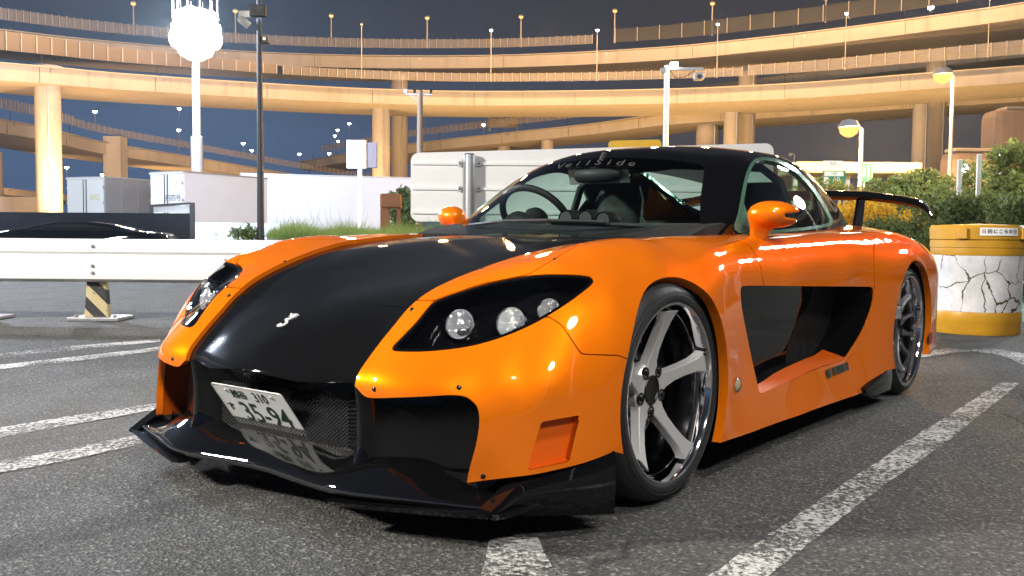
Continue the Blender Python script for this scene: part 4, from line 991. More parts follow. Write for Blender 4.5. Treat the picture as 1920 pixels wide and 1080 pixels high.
# ---- lamps
E_SOD = emit('sodium_glow', (1.0, .50, .15), 2.2); E_WHT = emit('white_lamp_glow', (.80, .92, 1.0), 40); E_WARM = emit('warm_lamp_glow', (1, .47, .12), 2.0)
M['pole'] = plain('lamp_pole_grey', (.40, .38, .36), .5)
def street_lamp(u, v, D, zbase, r, mat, label, group, pole_r=.07, arm=.0):
    z = zat(u, v, D); c = site(u, v, D); o = empty('street_lamp', (c[0], c[1], zbase), RA, label, 'street lamp', group); h = z-zbase
    MB().tube([(arm, 0, 0), (arm, 0, h*.6), (arm, 0, h-.02)] + ([(arm*.6, 0, h+.08), (0, 0, h+.06)] if arm else []), [pole_r*1.3, pole_r, pole_r*.8] + ([pole_r*.7, pole_r*.6] if arm else []), 8).go('pole', M['pole'], o, smooth=True)
    hd = MB().lathe([(.001, r*.9), (r*.7, r*.7), (r*1.05, r*.1), (r*.95, 0), (.001, 0)], (0, 0, h), 'z', 12).go('lamp_head', M['steel'], o, smooth=True)
    MB().lathe([(r*.94, -.003), (r*.8, -r*.5), (r*.4, -r*.8), (.001, -r*.9)], (0, 0, h), 'z', 12).go('bulb', mat, hd, smooth=True)
    return o
for u, v, vb, D, ds in ((250, 6, 66, 90, 'at the left beside the floodlight mast'), (441, 20, 80, 95, 'just left of the dark pole'), (621, 29, 86, 98, 'right of the dark pole'), (801, 33, 90, 99, 'above the paired columns'), (977, 31, 88, 99, 'above the gantry'),
                       (1153, 20, 80, 97, 'over the end of the pale fence'), (1336, 6, 66, 93, 'left of the roof columns'), (1549, -4, 42, 88, 'at the top edge of the view')):
    street_lamp(u, v, D, zat(u, vb, D), .26, E_SOD, 'orange street lamp on the top viaduct ' + ds, 'orange lamps on the top viaduct')
for u, v, vb, D, ds in ((678, 46, 147, 90, 'between two orange lamps left of centre'), (921, 56, 153, 92, 'left of the orange lamp above the gantry'), (1120, 56, 152, 91, 'at the end of the pale fence'), (1346, 45, 146, 88.5, 'under the orange lamp left of the roof columns'), (1587, 25, 131, 84, 'alone on the right half'), (1856, -4, 108, 78.5, 'cut by the top edge at the right')):
    street_lamp(u, v, D, zat(u, vb, D), .16, E_WHT if u != 678 else M['steel'], 'small white lamp on the middle viaduct ' + ds, 'small white lamps on the middle viaduct', .03)
for u, v, D in ((120, 30, 72), (300, 42, 78), (500, 60, 83), (678, 50, 86), (800, 60, 87), (921, 60, 88), (1030, 60, 88), (1120, 60, 87), (1230, 55, 86), (1346, 50, 84), (1460, 42, 82), (1587, 30, 79), (1720, 20, 77), (1856, 0, 74)):
    lamp('fascia_fill', tuple(site(u, v, D)), 2300, (1, .56, .24), .4)  # orange lights added to brighten the upper fascia, some without a lamp
for u, v, vb, D, ds in ((178, 208, 245, 118, 'above the square column'), (336, 203, 290, 150, 'highest of the white ones left of the mast'), (335, 243, 285, 135, 'just left of the floodlight mast'), (456, 268, 298, 142, 'left of the dark pole'), (472, 281, 302, 150, 'lower one left of the dark pole'), (561, 288, 318, 150, 'midway between pole and sign box'),
                       (617, 287, 322, 150, 'left of the white sign box'), (655, 231, 320, 170, 'high above the white sign box'), (633, 243, 320, 170, 'upper left of the white sign box'), (628, 254, 320, 175, 'second upper left of the white sign box'), (634, 264, 320, 180, 'third upper left of the white sign box'),
                       (797, 204, 252, 140, 'beside the utility pole'), (985, 206, 235, 135, 'right of the gantry frame'), (907, 233, 250, 130, 'left of the gantry frame'), (125, 313, 345, 130, 'low between column and square column'), (192, 327, 345, 130, 'just above the first trailer')):
    street_lamp(u, v, D, zat(u, vb, D), .30 if v > 200 else .2, E_WHT, 'distant white street lamp ' + ds, 'distant white street lamps', .05)
street_lamp(1745, 13, 88, zat(1745, 22, 88), .30, E_WHT, 'bluish white lamp on the top viaduct near the right corner', None)
def big_lamp(u, v, D, label, r=.32):
    c = site(u, v, D); o = street_lamp(u, v, D, 0, r, E_WARM, label, None, .075, .42)
    lamp('lamp_light', (c[0], c[1], c[2]-.55), 8500 if D > 30 else 7000, (1, .50, .16), .25).parent = None
big_lamp(1768, 141, 38, 'tall orange street lamp in front of the right columns', .40)
big_lamp(1592, 240, 30, 'shorter orange street lamp behind the rear wing', .34)

# floodlight mast
Dm = 56; o = empty('floodlight_mast', gnd(371, Dm), RA, 'tall mast with a blazing cluster of white floodlights', 'floodlight')
zt = zat(371, 20, Dm); zj = zat(371, 258, Dm)
MB().lathe([(.001, 0), (.38, 0), (.36, zj), (.25, zj+.05), (.20, zt), (.001, zt)], n=16).go('mast', M['post'], o, auto=30)
MB().lathe([(1.1, 0), (1.35, 0), (1.35, .12), (1.1, .12)], (0, 0, zat(371, 40, Dm)), n=24).go('gallery', M['steel'], o)
MB().lathe([(.001, -1.5), (.8, -1.35), (1.25, -.7), (1.35, 0), (1.25, .7), (.8, 1.3), (.001, 1.4)], (0, 0, zat(371, 66, Dm)), 'z', 24).go('glare_core', emit('floodlight_glare', (.9, .95, 1.0), 30), o, smooth=True)  # glowing body added to imitate glare filling the gaps between the heads
rl = MB()
for k in range(12): a = 2*PI*k/12; rl.bar((1.3*math.cos(a), 1.3*math.sin(a), zat(371, 40, Dm)), (1.3*math.cos(a), 1.3*math.sin(a), zat(371, 0, Dm)), .05)
rl.go('railing', M['steel'], o)
E_FL = emit('floodlight_glow', (.86, .93, 1.0), 60)
zc = zat(371, 66, Dm)
k = 0
for zz, nn, rr in ((zc+.85, 5, .8), (zc+.2, 7, 1.15), (zc-.45, 7, 1.15), (zc-1.0, 5, .75)):
    for i in range(nn):
        a = 2*PI*(i+.5*(k % 2))/nn - PI/2; k += 1
        d = np.array([math.cos(a), math.sin(a), -.25]); d /= np.linalg.norm(d); p = np.array([rr*math.cos(a), rr*math.sin(a), zz])
        R3 = np.array(surf_frame((0, 0, 0), d, (0, 0, 1)).to_3x3())
        h = MB().lathe([(.001, -.30), (.25, -.26), (.52, .0), (.55, .04)], p, 'z', 16, None)
        V = (np.array(h.V)-p) @ R3.T + p; h.V = [tuple(x) for x in V]
        fh = h.go('floodlight', M['steel'], o, smooth=True)
        h = MB().lathe([(.54, .05), (.50, .16), (.32, .30), (.001, .36)], (0, 0, 0), 'z', 16); h.V = [tuple(x) for x in np.array(h.V) @ R3.T + p]; h.go('lamp_glass', E_FL, fh, smooth=True)
fp = gnd(371, Dm)
lamp('flood_light', (fp[0]-FWD[0]*2.2, fp[1]-FWD[1]*2.2, zc), 30000, (.88, .94, 1.0), .9)

# dark pole with a boxed signal, closer
Dp = 20; o = empty('dark_pole', gnd(489, Dp), RA, 'slim dark pole with a small boxed camera in front of the trailers', 'pole')
zt = zat(485, -60, Dp)
MB().lathe([(.001, 0), (.085, 0), (.045, zt), (.001, zt)], n=14).go('shaft', plain('dark_pole_paint', (.02, .022, .028), .5), o, smooth=True)
zb = zat(495, 84, Dp); bx = MB().box((.12, 0, zb+.06), (.10, .10, .12)); bx.box((.12, 0, zb-.01), (.17, .14, .03)); bx.go('camera_box', M['matte'], o, bevel=.005)
MB().box((.12, -.06, zb+.07), (.06, .03, .06)).go('lens', M['white'], o)
zb = zat(462, 45, Dp); MB().box((-.27, 0, zb+.15), (.34, .05, .14)).go('panel', M['post'], o, bevel=.01); MB().tube([(-.40, 0, zb+.05), (-.30, -.05, zb-.03), (-.22, 0, zb-.1)], .08, 10).go('speaker', M['post'], o, smooth=True); MB().bar((-.12, 0, zb+.12), (0, 0, zb+.12), .03).go('bracket', M['matte'], o)
zb = zat(489, 30, Dp); hf = MB().box((.02, -.16, zb), (.34, .16, .24)).go('floodlight', M['matte'], o, bevel=.02); MB().box((.02, .0-.075, zb), (.28, .012, .18)).go('lamp_glass', E_WHT, hf)  # floodlight head added to the pole to light the trailer sides
pf = gnd(492, Dp+.4); lamp('pole_flood', (pf[0], pf[1], zb), 11500, (.60, .76, 1.0), .25, 'SPOT', tuple(site(450, 385, 44)), 1.1)
# sodium uplights added to light the girders: unseen ground floods behind trailers, board and hedge
def uplight(u, D, z, energy, label, aim_v=150):
    p = gnd(u, D); o = empty('added_uplight', p, RA, label, 'floodlight', 'added ground floodlights under the viaducts')
    MB().box((0, 0, z/2), (.12, .12, z)).go('stand', M['steel'], o); hd = MB().box((0, 0, z+.1), (.45, .25, .2)).go('head', M['matte'], o)
    MB().box((0, .0, z+.207), (.4, .2, .01)).go('lamp_glass', E_WARM, hd)
    q = p+FWD*14+UP*16; lamp('sodium_light', (p[0], p[1], z+.6), energy, (1.0, .535, .19), .5, 'SPOT', q, 2.5)
GL = ['beyond the left edge', 'beside the leftmost round column', 'behind the first trailer', 'behind the second trailer', 'behind the long trailer', 'behind the white sign back', 'behind the sign post', 'behind the windscreen', 'left of the roof columns', 'right of the roof columns', 'behind the green direction board', 'behind the marker posts', 'beyond the right edge']
RL = ['behind the leftmost round column', 'behind the square column', 'left of the paired columns', 'behind the rising ramp columns', 'under the rising ramp', 'behind the roof columns']
for i, (u, D) in enumerate(((-150, 56), (60, 62), (250, 68), (430, 74), (610, 78), (790, 80), (960, 80), (1130, 80), (1290, 78), (1450, 74), (1620, 70), (1800, 68), (2000, 64))):
    uplight(u, D, 1.6, 5200, 'small added ground floodlight %s aimed up at the viaducts' % GL[i])
    p_ = gnd(u+60, D+14); lamp('underside_fill', (p_[0], p_[1], 3.0), 2600, (1, .56, .18), .6, 'SPOT', (p_[0], p_[1], 20), 2.4)  # added spot without a fixture, brightens the deck undersides
for i, (u, D) in enumerate(((30, 106), (300, 118), (560, 132), (840, 116), (1060, 108), (1300, 100))):
    uplight(u, D, 1.6, 4200, 'far added ground floodlight %s aimed up at the ramps' % RL[i])

for u, D, u2, v2, D2 in ((-60, 66, -20, 225, 82), (130, 74, 100, 245, 94), (300, 84, 260, 285, 108), (430, 94, 420, 305, 120), (560, 104, 560, 325, 132)):
    p_ = gnd(u, D); lamp('ramp_fill', (p_[0], p_[1], 3.2), 9000, (1, .53, .20), .5, 'SPOT', tuple(site(u2, v2, D2)), 1.5)  # added spots without fixtures that brighten the descending ramp
# lot lamps outside the frame that light the car, with one added fill lamp
def lot_lamp(x, y, z, energy, col, label, aim=(-.6, 0, .4)):
    o = empty('lot_lamp', (x, y, 0), math.atan2(-y, -x), label, 'street lamp'); MB().lathe([(.001, 0), (.10, 0), (.06, z), (.001, z)], n=12).go('pole', M['pole'], o, smooth=True)
    hd = MB().box((.35, 0, z+.04), (.9, .5, .12)).go('lamp_head', M['steel'], o, bevel=.02); MB().box((.4, 0, z-.028), (.7, .42, .012)).go('lamp_glass', emit('lot_lamp_glow', col, 55), hd)
    q = Vector((x, y, 0)); q += (Vector((0, 0, 0))-q).normalized()*.4
    lamp('lot_light', (q.x, q.y, z-.14), energy, col, .6)
lot_lamp(9.5, -9.5, 7.0, 17000, (1.0, .94, .84), 'white lot lamp ahead of the car, behind the photographer')
lot_lamp(6.5, 7.5, 7.5, 2900, (1.0, .95, .88), 'white fill lamp added over the near front corner, behind the photographer')  # unseen lamp added to lift the shade on the near side
lot_lamp(1.6, 5.2, 8.0, 1700, (1.0, .96, .90), 'white lot lamp beside the near front wheel, above the view')
lot_lamp(-20.0, 1.0, 8.2, 4500, (.97, .98, 1.0), 'white lot lamp behind the tail of the car, above the view')
lot_lamp(-27.0, 5.6, 7.9, 6000, (.90, 1.0, .98), 'greenish white lot lamp far behind the car, above the view')
p_ = gnd(-420, 25)
lot_lamp(p_[0], p_[1], 9.0, 31000, (.72, .82, 1.0), 'bluish white lot lamp left of the view')

# ================================================================== street furniture, vehicles, plants
def plane_frame(p, ang):            # local x along ang, z up
    return Matrix.Translation(Vector(p)) @ Matrix.Rotation(ang, 4, 'Z')
# ---- guard rail: white steel beam on striped posts
def chipped_white():
    t = NT('chipped_white_paint'); sc_ = t.n('ShaderNodeMapping', {'Vector': t.co(), 'Scale': (1.2, 6, 14)}).outputs[0]
    n = t.noise(3.2, 7, .75, sc_); n2 = t.noise(1.3, 3)
    f = t.map(t.math('ADD', n, t.math('MULTIPLY', n2, .25)), .79, .82)
    c = t.mix(t.noise(5, 4), (.80, .81, .82), (.86, .87, .88)); c = t.mix(f, c, t.mix(t.noise(30), (.12, .07, .04), (.28, .24, .20)))
    t.bsdf(Base_Color=c, Roughness=t.map(n2, .3, .7, .35, .5)); return t.m
M['rail'] = chipped_white()
pr = gnd(185, 1); pr = np.array([-1.846, -5.652, 0.0])
GR = empty('guard_rail', pr, RA, 'white steel guard rail with rust chips on black and yellow striped posts', 'guard rail')
prof = [(-.02, .335), (.015, .345), (.040, .365), (.046, .40), (.046, .50), (.040, .545), (.018, .562), (.012, .575), (.022, .588), (.034, .60), (.036, .65), (.030, .695), (-.02, .712)]
xs = np.linspace(-4.2, 3.3, 30); V = []; 
for x in xs: V += [(x, -p[0]-.06, p[1]) for p in prof] + [(x, -p[0]+.0, p[1]) for p in prof[::-1]]
k = 2*len(prof); F = [(i*k+j, i*k+(j+1) % k, (i+1)*k+(j+1) % k, (i+1)*k+j) for i in range(len(xs)-1) for j in range(k)] + [tuple(range(k)), tuple(range((len(xs)-1)*k, len(xs)*k))[::-1]]
MB().add(V, F).go('beam', M['rail'], GR, auto=40)
for x in (-1.45, 1.15):
    MB().box((x, -.103, .45), (.012, .012, .20)).go('splice_joint', M['steel'], GR)
def striped():
    t = NT('black_yellow_stripes'); s_ = t.n('ShaderNodeSeparateXYZ', {0: t.co()})
    v = t.math('ADD', t.math('MULTIPLY', s_.outputs[0], 1.0), s_.outputs[2]); w = t.math('GREATER_THAN', t.math('FRACT', t.math('MULTIPLY', v, 4.3)), .5)
    n = t.noise(14, 5); c = t.mix(w, (.025, .025, .026), t.mix(n, (.42, .34, .16), (.58, .50, .30))); c = t.mix(t.map(t.noise(40, 4), .6, .75), c, (.10, .08, .06))
    t.bsdf(Base_Color=c, Roughness=.6); return t.m
M['stripe'] = striped()
for x in (0, -.93*1.15, 2.1):
    p = MB(); p.prism([(-.115, -.03, .02), (.10, -.03, .02), (.075, -.03, .36), (-.085, -.03, .36)], (0, 0, 0), (0, .07, 0)); po = p.go('post', M['stripe'], GR, bevel=.006); po.location = (x, 0, 0)
    for zz in (.42, .48, .65):
        MB().lathe([(.016, 0), (.014, .010), (.006, .014), (.001, .014)], (0, -.105, zz), 'y', 10, np.diag([1, -1, 1.0])).go('beam_bolt', M['steel'], po, smooth=True) if False else MB().lathe([(.001, -.016), (.008, -.016), (.015, -.010), (.017, .0)], (0, -.104 if zz < .6 else -.094, zz), 'y', 10).go('beam_bolt', M['steel'], po, smooth=True)
    ft = MB(); ft.box((0, .05, .015), (.44, .34, .03)); fo = ft.go('foot_plate', M['steel'], po, bevel=.006)
    for dx in (-.17, .17):
        MB().lathe([(.018, .03), (.018, .05), (.001, .052)], (dx, -.06, 0), 'z', 6).go('anchor_bolt', M['steel'], po)
# ---- trailers
def ribbed(name, col, rough=.35, spacing=1.6, metal=.0):
    t = NT(name); n = t.noise(1.2, 5); n2 = t.noise(18, 5)
    c = t.mix(n, tuple(x*.90 for x in col), col); c = t.mix(t.map(n2, .58, .8, 0, .25), c, tuple(x*.6 for x in col))
    t.bsdf(Base_Color=c, Roughness=rough, Metallic=metal); return t.m
M['white_box'] = ribbed('white_box_panel', (.68, .71, .76), .38); M['white_door'] = ribbed('white_door_panel', (.72, .70, .66), .4); M['grey_box'] = ribbed('brushed_trailer_side', (.34, .345, .36), .32, metal=.6)
def trailer(uc, Dc, zt, w, L, phi, sidemat, label, lettering=None, z0=1.0, doors=True):
    c = gnd(uc, Dc); o = empty('box_trailer', c, RA, label, 'trailer')      # corner at origin; rear face towards -x', side towards +
    Rr = Matrix.Rotation(phi, 3, 'Z'); ex = np.array(Rr @ Vector((1, 0, 0))); ey = np.array(Rr @ Vector((0, 1, 0)))
    B3 = np.stack([ex, ey, UP], 1)                                          # rear face lies along -ex, side runs along ey
    def bx(cx, cy, cz, dx, dy, dz): return MB().box(B3 @ np.array([cx, cy, cz]), (dx, dy, dz), B3)
    bx(-w/2, L/2, (zt+z0)/2, w, L, zt-z0).go('body', M[sidemat], o, bevel=.02)
    bx(-w/2, L/2, zt+.03, w+.06, L+.04, .07).go('roof_rail', M['steel'], o)
    bx(-w/2, L/2, z0-.1, w*.9, L, .18).go('chassis', M['matte'], o)
    n = max(3, int(L/1.1))
    for i in range(1, n) if sidemat == 'grey_box' else range(n-1, n): bx(.006, L*i/n, (zt+z0)/2, .018, .035, zt-z0-.15).go('side_rib', M[sidemat], o)
    if doors:
        for s in (-1, 1):
            d = bx(-w/2+s*w*.245, -.03, (zt+z0)/2, w*.47, .05, zt-z0-.16).go('rear_door', M['white_door'], o, bevel=.008)
            bx(-w/2+s*.10, -.075, (zt+z0)/2, .03, .03, zt-z0-.2).go('locking_bar', M['matte'], d)
            for q in (.2, .5, .8): bx(-w/2+s*(w*.485), -.06, z0+(zt-z0)*q, .05, .06, .12).go('hinge', M['steel'], d)
        bx(-w/2, -.06, zt-.03, w, .09, .08).go('header', M['white_door'], o)
        if lettering:
            Mx = Matrix(((*[ex[0], 0, -ey[0]], 0), (*[ex[1], 0, -ey[1]], 0), (0, 1, 0, 0), (0, 0, 0, 1)))
            for txt, sz, lx, lz, mt in lettering:
                q = B3 @ np.array([lx, -.062, lz]); Mq = Mx.copy(); Mq.translation = Vector(q); text('lettering', txt, sz, mt, o, Mq, .002)
    for yy in (L*.2, L*.32, L*.8):
        for xx in (-.25, -w+.25):
            m_ = MB().lathe([(.001, -.13), (.30, -.13), (.5, -.11), (.52, 0), (.5, .11), (.30, .13), (.001, .13)], (0, 0, 0), 'x', 20); m_.V = [tuple(B3 @ np.array(v) + B3 @ np.array([xx, yy, .52])) for v in m_.V]; m_.go('wheel', M['rubber'], o, auto=40)
    return o
yel = plain('faded_yellow_print', (.55, .50, .18), .5)
trailer(198, 47.0, zat(198, 333, 47), 2.55, 9, math.radians(-22), 'grey_box', 'white box trailer with grey side and a faded yellow mark on its door', [('BIG', .42, -.62, 2.55, yel)])
trailer(346, 42.0, zat(346, 323, 42), 2.1, 6.3, math.radians(-27), 'white_box', 'white box trailer with dark lettering on its doors, left of the dark pole', [('円四号', .33, -.62, 2.35, M['ink'])])
trailer(452, 46.5, zat(470, 327, 46.5), 2.4, 9, math.radians(-73), 'white_box', 'long plain bluish white trailer side behind the grass', None, doors=False, z0=.8)
t = empty('skirt_panel', gnd(366, 38), RA, 'low white panel with a row of small dark characters above the guard rail', 'panel')
pw = 160/FPX*38; z1 = zat(440, 418, 38)
MB().box((pw/2, 0, z1/2), (pw, .06, z1)).go('sheet', M['white_box'], t, bevel=.01)
for i, ch in enumerate('○営業区本'):
    text('lettering', ch, .20, M['ink'], t, Matrix(((1, 0, 0, .17+i*.70), (0, 0, -1, -.034), (0, 1, 0, zat(440, 441, 38)), (0, 0, 0, 1))), .002)
# ---- dark hoarding and the low black car in front of it
Hd = 27; t = empty('dark_hoarding', gnd(-40, Hd), RA, 'long black glossy hoarding with an open steel frame at its right end', 'hoarding')
hw = (365+40)/FPX*Hd; hz = zat(200, 399, Hd)
MH = plain('black_gloss_board', (.012, .013, .015), .16, var=.5, scale=.8)
for i in range(5): MB().box((hw*(i+.5)/5, 0, hz/2), (hw/5-.01, .05, hz)).go('board', MH, t, bevel=.005)
hz2 = zat(360, 380, Hd)
MB().box((hw-.06, .0, hz2/2), (.12, .10, hz2)).go('end_post', M['matte'], t)
x0 = (281+40)/FPX*Hd; MB().bar((x0, 0, zat(281, 386, Hd)), (hw-.12, 0, hz2-.02), .05, .06).go('top_rail', M['matte'], t); MB().box((x0+.06, 0, hz+.1), (.10, .05, .2)).go('stub', M['matte'], t)
MB().box(((x0+hw)/2, .02, hz+.13), (hw-x0-.25, .02, .20)).go('grey_sheet', M['post'], t)
Cd = 23.5; t = empty('parked_car', gnd(160, Cd), RA, 'low black car whose roof shows above the guard rail', 'car')
body = [(-2.1, .25), (2.1, .25), (2.15, .55), (1.9, .78), (1.0, .86), (-1.2, .86), (-2.0, .74), (-2.15, .5)]
MB().prism([(x, -.85, z) for x, z in body], (0, 0, 0), (0, 1.7, 0)).go('body', M['black'], t, bevel=.06, auto=50)
zr_ = zat(160, 415.5, Cd)
cab = [(-1.45, .84), (-1.0, zr_-.11), (-.45, zr_-.01), (.25, zr_), (.8, zr_-.06), (1.35, .84)]
MB().prism([(x, -.62, z) for x, z in cab], (0, 0, 0), (0, 1.24, 0)).go('cabin', M['black'], t, bevel=.07, auto=50)
win = [(-1.15, .88), (-.85, zr_-.15), (-.4, zr_-.07), (.2, zr_-.06), (.65, zr_-.12), (1.05, .88)]
MB().prism([(x, -.626, z) for x, z in win], (0, 0, 0), (0, .02, 0)).go('side_window', plain('tinted_window', (.02, .024, .025), .05), t)
for x in (-1.35, 1.35):
    for y in (-.78, .78): MB().lathe([(.001, -.1), (.2, -.1), (.31, -.09), (.32, 0), (.31, .09), (.2, .1), (.001, .1)], (x, y, .32), 'y', 20).go('wheel', M['rubber'], t, auto=40)
# ---- back of a big road sign
Ds = 16; o = empty('road_sign', gnd(770, Ds), RA, 'large white road sign seen from behind on round posts', 'road sign')
sw = (1447-770)/FPX*Ds; zb = zat(770, 415, Ds); z0_, z1_ = zat(770, 287, Ds), zat(1447, 272, Ds)
MS = plain('sign_back_white', (.86, .86, .88), .42, var=.05)
def rr_poly(w, zl, zr, zb, r=.14, n=5):
    out = []
    for cx, cz, a0 in ((w-r, zr-r, 0), (r, zl-r, 90), (r, zb+r, 180), (w-r, zb+r, 270)):
        out += [(cx+r*math.cos(math.radians(a0+90*i/n)), cz+r*math.sin(math.radians(a0+90*i/n))) for i in range(n+1)]
    return out
MB().prism([(x, 0, z) for x, z in rr_poly(sw, z0_, z1_+.02, zb)], (0, 0, 0), (0, .03, 0)).go('panel', MS, o)
px_ = (880-770)/FPX*Ds
for f in (.155, .52, .87):
    zz = z0_ + (zb-z0_)*f
    MB().box((sw/2, -.022, zz), (sw-.06, .04, .045)).go('rail', MS, o)
    for s in (-1, 1):
        for xx in (px_, px_+4.2):
            b_ = MB().box((xx+s*.16, -.055, zz), (.07, .03, .09)).go('clamp', M['steel'], o, bevel=.005); MB().lathe([(.018, -.02), (.018, .0), (.001, .0)], (xx+s*.16, -.07, zz), 'y', 8).go('clamp_bolt', M['matte'], b_)
for xx in (px_, px_+4.2):
    MB().lathe([(.001, 0), (.105, 0), (.105, zat(880, 293, Ds)), (.08, zat(880, 291, Ds)+.01), (.001, zat(880, 291, Ds)+.015)], (xx, -.16, 0), 'z', 24).go('post', M['steel'], o, auto=40)
# yellow plate behind it, with its post
Dy = 19; o = empty('yellow_sign', gnd(1188, Dy), RA, 'yellow plate showing above the white sign back', 'sign')
wy_ = 98/FPX*Dy; zt = zat(1188, 265, Dy)
MB().prism([(x-wy_/2, 0, z) for x, z in rr_poly(wy_, zt, zt+.03, zt-.55, .07)], (0, 0, 0), (0, .03, 0)).go('plate', plain('sign_yellow', (.72, .42, .01), .45), o)
MB().lathe([(.001, 0), (.04, 0), (.04, zt-.1), (.001, zt-.1)], (0, .06, 0), n=12).go('post', M['steel'], o)
# camera pole
Dc = 30; o = empty('camera_pole', gnd(1245, Dc), RA, 'white pole with a side arm, lamp and traffic camera above the car roof', 'pole'); zt = zat(1245, 126, Dc)
MB().lathe([(.001, 0), (.10, 0), (.085, zt), (.001, zt)], n=16).go('shaft', plain('pole_white', (.72, .71, .68), .45), o, smooth=True)
za = zat(1270, 132, Dc); MB().box((.62, 0, za), (1.1, .07, .10)).go('arm', M['post'], o, bevel=.01)
MB().box((.22, -.05, za+.13), (.22, .16, .12)).go('lamp_box', E_WHT, o, bevel=.01); MB().box((-.13, 0, za-.06), (.14, .14, .16)).go('junction_box', M['post'], o, bevel=.01)
zc_ = zat(1303, 148, Dc); MB().box((1.02, -.02, zc_+.02), (.30, .34, .22)).go('camera', M['post'], o, bevel=.03); MB().lathe([(.001, -.2), (.07, -.2), (.075, -.16), (.075, -.1)], (1.02, -.02, zc_), 'y', 12).go('lens', M['matte'], o)
MB().tube([(.1, 0, za-.05), (.3, 0, za-.3), (.6, 0, za-.25), (.9, 0, za-.05)], .012, 6).go('cable', M['matte'], o)
# utility pole
Du = 60; o = empty('utility_pole', gnd(787, Du), RA, 'concrete utility pole with crossarm and insulators beside the paired columns', 'utility pole'); zt = zat(787, 172, Du)
MB().lathe([(.001, 0), (.26, 0), (.17, zt), (.001, zt)], n=14).go('shaft', plain('pole_concrete', (.22, .18, .14), .8), o, smooth=True)
MB().box((-.1, 0, zt-.25), (1.75, .09, .10)).go('crossarm', M['steel'], o)
for s in (-1, 1): MB().bar((s*.55-.05, 0, zt-.28), (0, 0, zt-.95), .05).go('brace', M['steel'], o)
for x in (-.9, -.35, .05, .7): MB().lathe([(.03, 0), (.10, .06), (.05, .12), (.10, .18), (.04, .30), (.001, .32)], (x, 0, zt-.2), n=10).go('insulator', M['matte'], o, smooth=True)
MB().box((-.95, 0, zt-.05), (.25, .2, .25)).go('lamp_box', M['steel'], o)
# lit sign box on a post
Dl = 34; o = empty('sign_box', gnd(675, Dl), RA, 'blank white glowing sign box on a slim white post', 'sign'); za, zb = zat(675, 264, Dl), zat(675, 317, Dl); wd = 36/FPX*Dl
bo = MB().box((-.12, 0, (za+zb)/2), (wd, .22, za-zb)).go('box', M['white'], o, bevel=.02); MB().box((-.12, -.114, (za+zb)/2), (wd-.04, .01, za-zb-.04)).go('lit_face', emit('sign_face_glow', (.86, .93, 1), 1.6), bo)
MB().box((.42, .25, (za+zb)/2), (.35, .2, za-zb-.1)).go('back_box', plain('violet_grey', (.22, .19, .24), .5), o, bevel=.02)
MB().lathe([(.001, 0), (.075, 0), (.085, zb), (.001, zb)], n=12).go('post', M['white'], o, smooth=True)
# gantry on the rising ramp
Dg = 124; o = empty('sign_gantry', (*site(944, 240, Dg)[:2], 0), RA, 'pale gantry frame carrying a small sign board on the rising ramp', 'gantry')
zz = lambda v: zat(944, v, Dg)
gw = 52/FPX*Dg
for s in (-1, 1): MB().box((s*gw/2, 0, (zz(203)+zz(246))/2), (.30, .3, zz(203)-zz(246))).go('leg', M['post'], o)
MB().box((0, 0, zz(206)), (gw+.3, .3, .4)).go('beam', M['post'], o); MB().box((0, -.2, zz(231)), (gw*.92, .12, zz(222)-zz(240))).go('board', M['conc2'], o)
# ---- green direction boards and the bright canopy at the right
Dk = 42; o = empty('canopy', gnd(1490, Dk), RA, 'long pale yellow canopy edge glowing behind the rear wing', 'canopy')
cw = (1726-1490)/FPX*Dk; z1, z0 = zat(1600, 304, Dk), zat(1600, 325, Dk)
MB().box((cw/2, 1.5, (z0+z1)/2), (cw, 3, z1-z0)).go('fascia', plain('canopy_cream', (.80, .70, .40), .5), o, bevel=.08)
for x in (.4, cw*.5, cw-.4): MB().box((x, 1.5, z0/2), (.2, .2, z0)).go('leg', M['steel'], o)
lamp('canopy_light', tuple(gnd(1610, Dk-4.5)+np.array([0, 0, z0+.5])), 900, (1, .78, .38), .4)
GREEN = plain('sign_green', (.012, .17, .085), .4); WSG = plain('sign_white', (.70, .70, .62), .4)
Dn = 30; o = empty('direction_sign', gnd(1561, Dn), RA, 'green direction board with white panel and small characters, left of the white lamp pole', 'road sign')
wd, za, zb = 42/FPX*Dn, zat(1561, 320, Dn), zat(1561, 347, Dn)
MB().box((0, 0, (za+zb)/2), (wd, .04, za-zb)).go('board', GREEN, o); MB().box((-.02, -.026, za-.11), (wd*.85, .01, .15)).go('white_panel', WSG, o); MB().box((-wd*.36, -.026, zb+.14), (.15, .01, .22)).go('white_square', WSG, o)
MB().box((-.05, 0, za+.20), (wd*.9, .04, .22)).go('upper_plate', WSG, o)
fr_ = lambda x, z: Matrix(((1, 0, 0, x), (0, 0, -1, -.03), (0, 1, 0, z), (0, 0, 0, 1)))
text('lettering', 'A0', .20, WSG, o, fr_(.06, zb+.18), .002); text('lettering', '一口', .10, GREEN, o, fr_(-.03, za-.11), .009); text('lettering', 'ムス', .10, M['print_grey'], o, fr_(-.05, za+.22), .002); text('lettering', 'ooooooo', .05, WSG, o, fr_(.06, zb+.06), .002)
for s in (-1, 1): MB().lathe([(.001, 0), (.03, 0), (.03, za), (.001, za)], (s*wd*.3, .05, 0), n=8).go('post', M['steel'], o)
o = empty('direction_sign', gnd(1619, Dn+2), RA, 'green board with a white winding arrow and yellow edge, right of the white lamp pole', 'road sign'); Dn += 2
wd, za, zb = 26/FPX*Dn, zat(1619, 307, Dn), zat(1619, 341, Dn)
MB().box((.0, 0, (za+zb)/2), (wd, .04, za-zb)).go('board', GREEN, o); MB().box((wd*.5-.015, -.022, (za+zb)/2), (.03, .02, za-zb)).go('yellow_edge', yel, o)
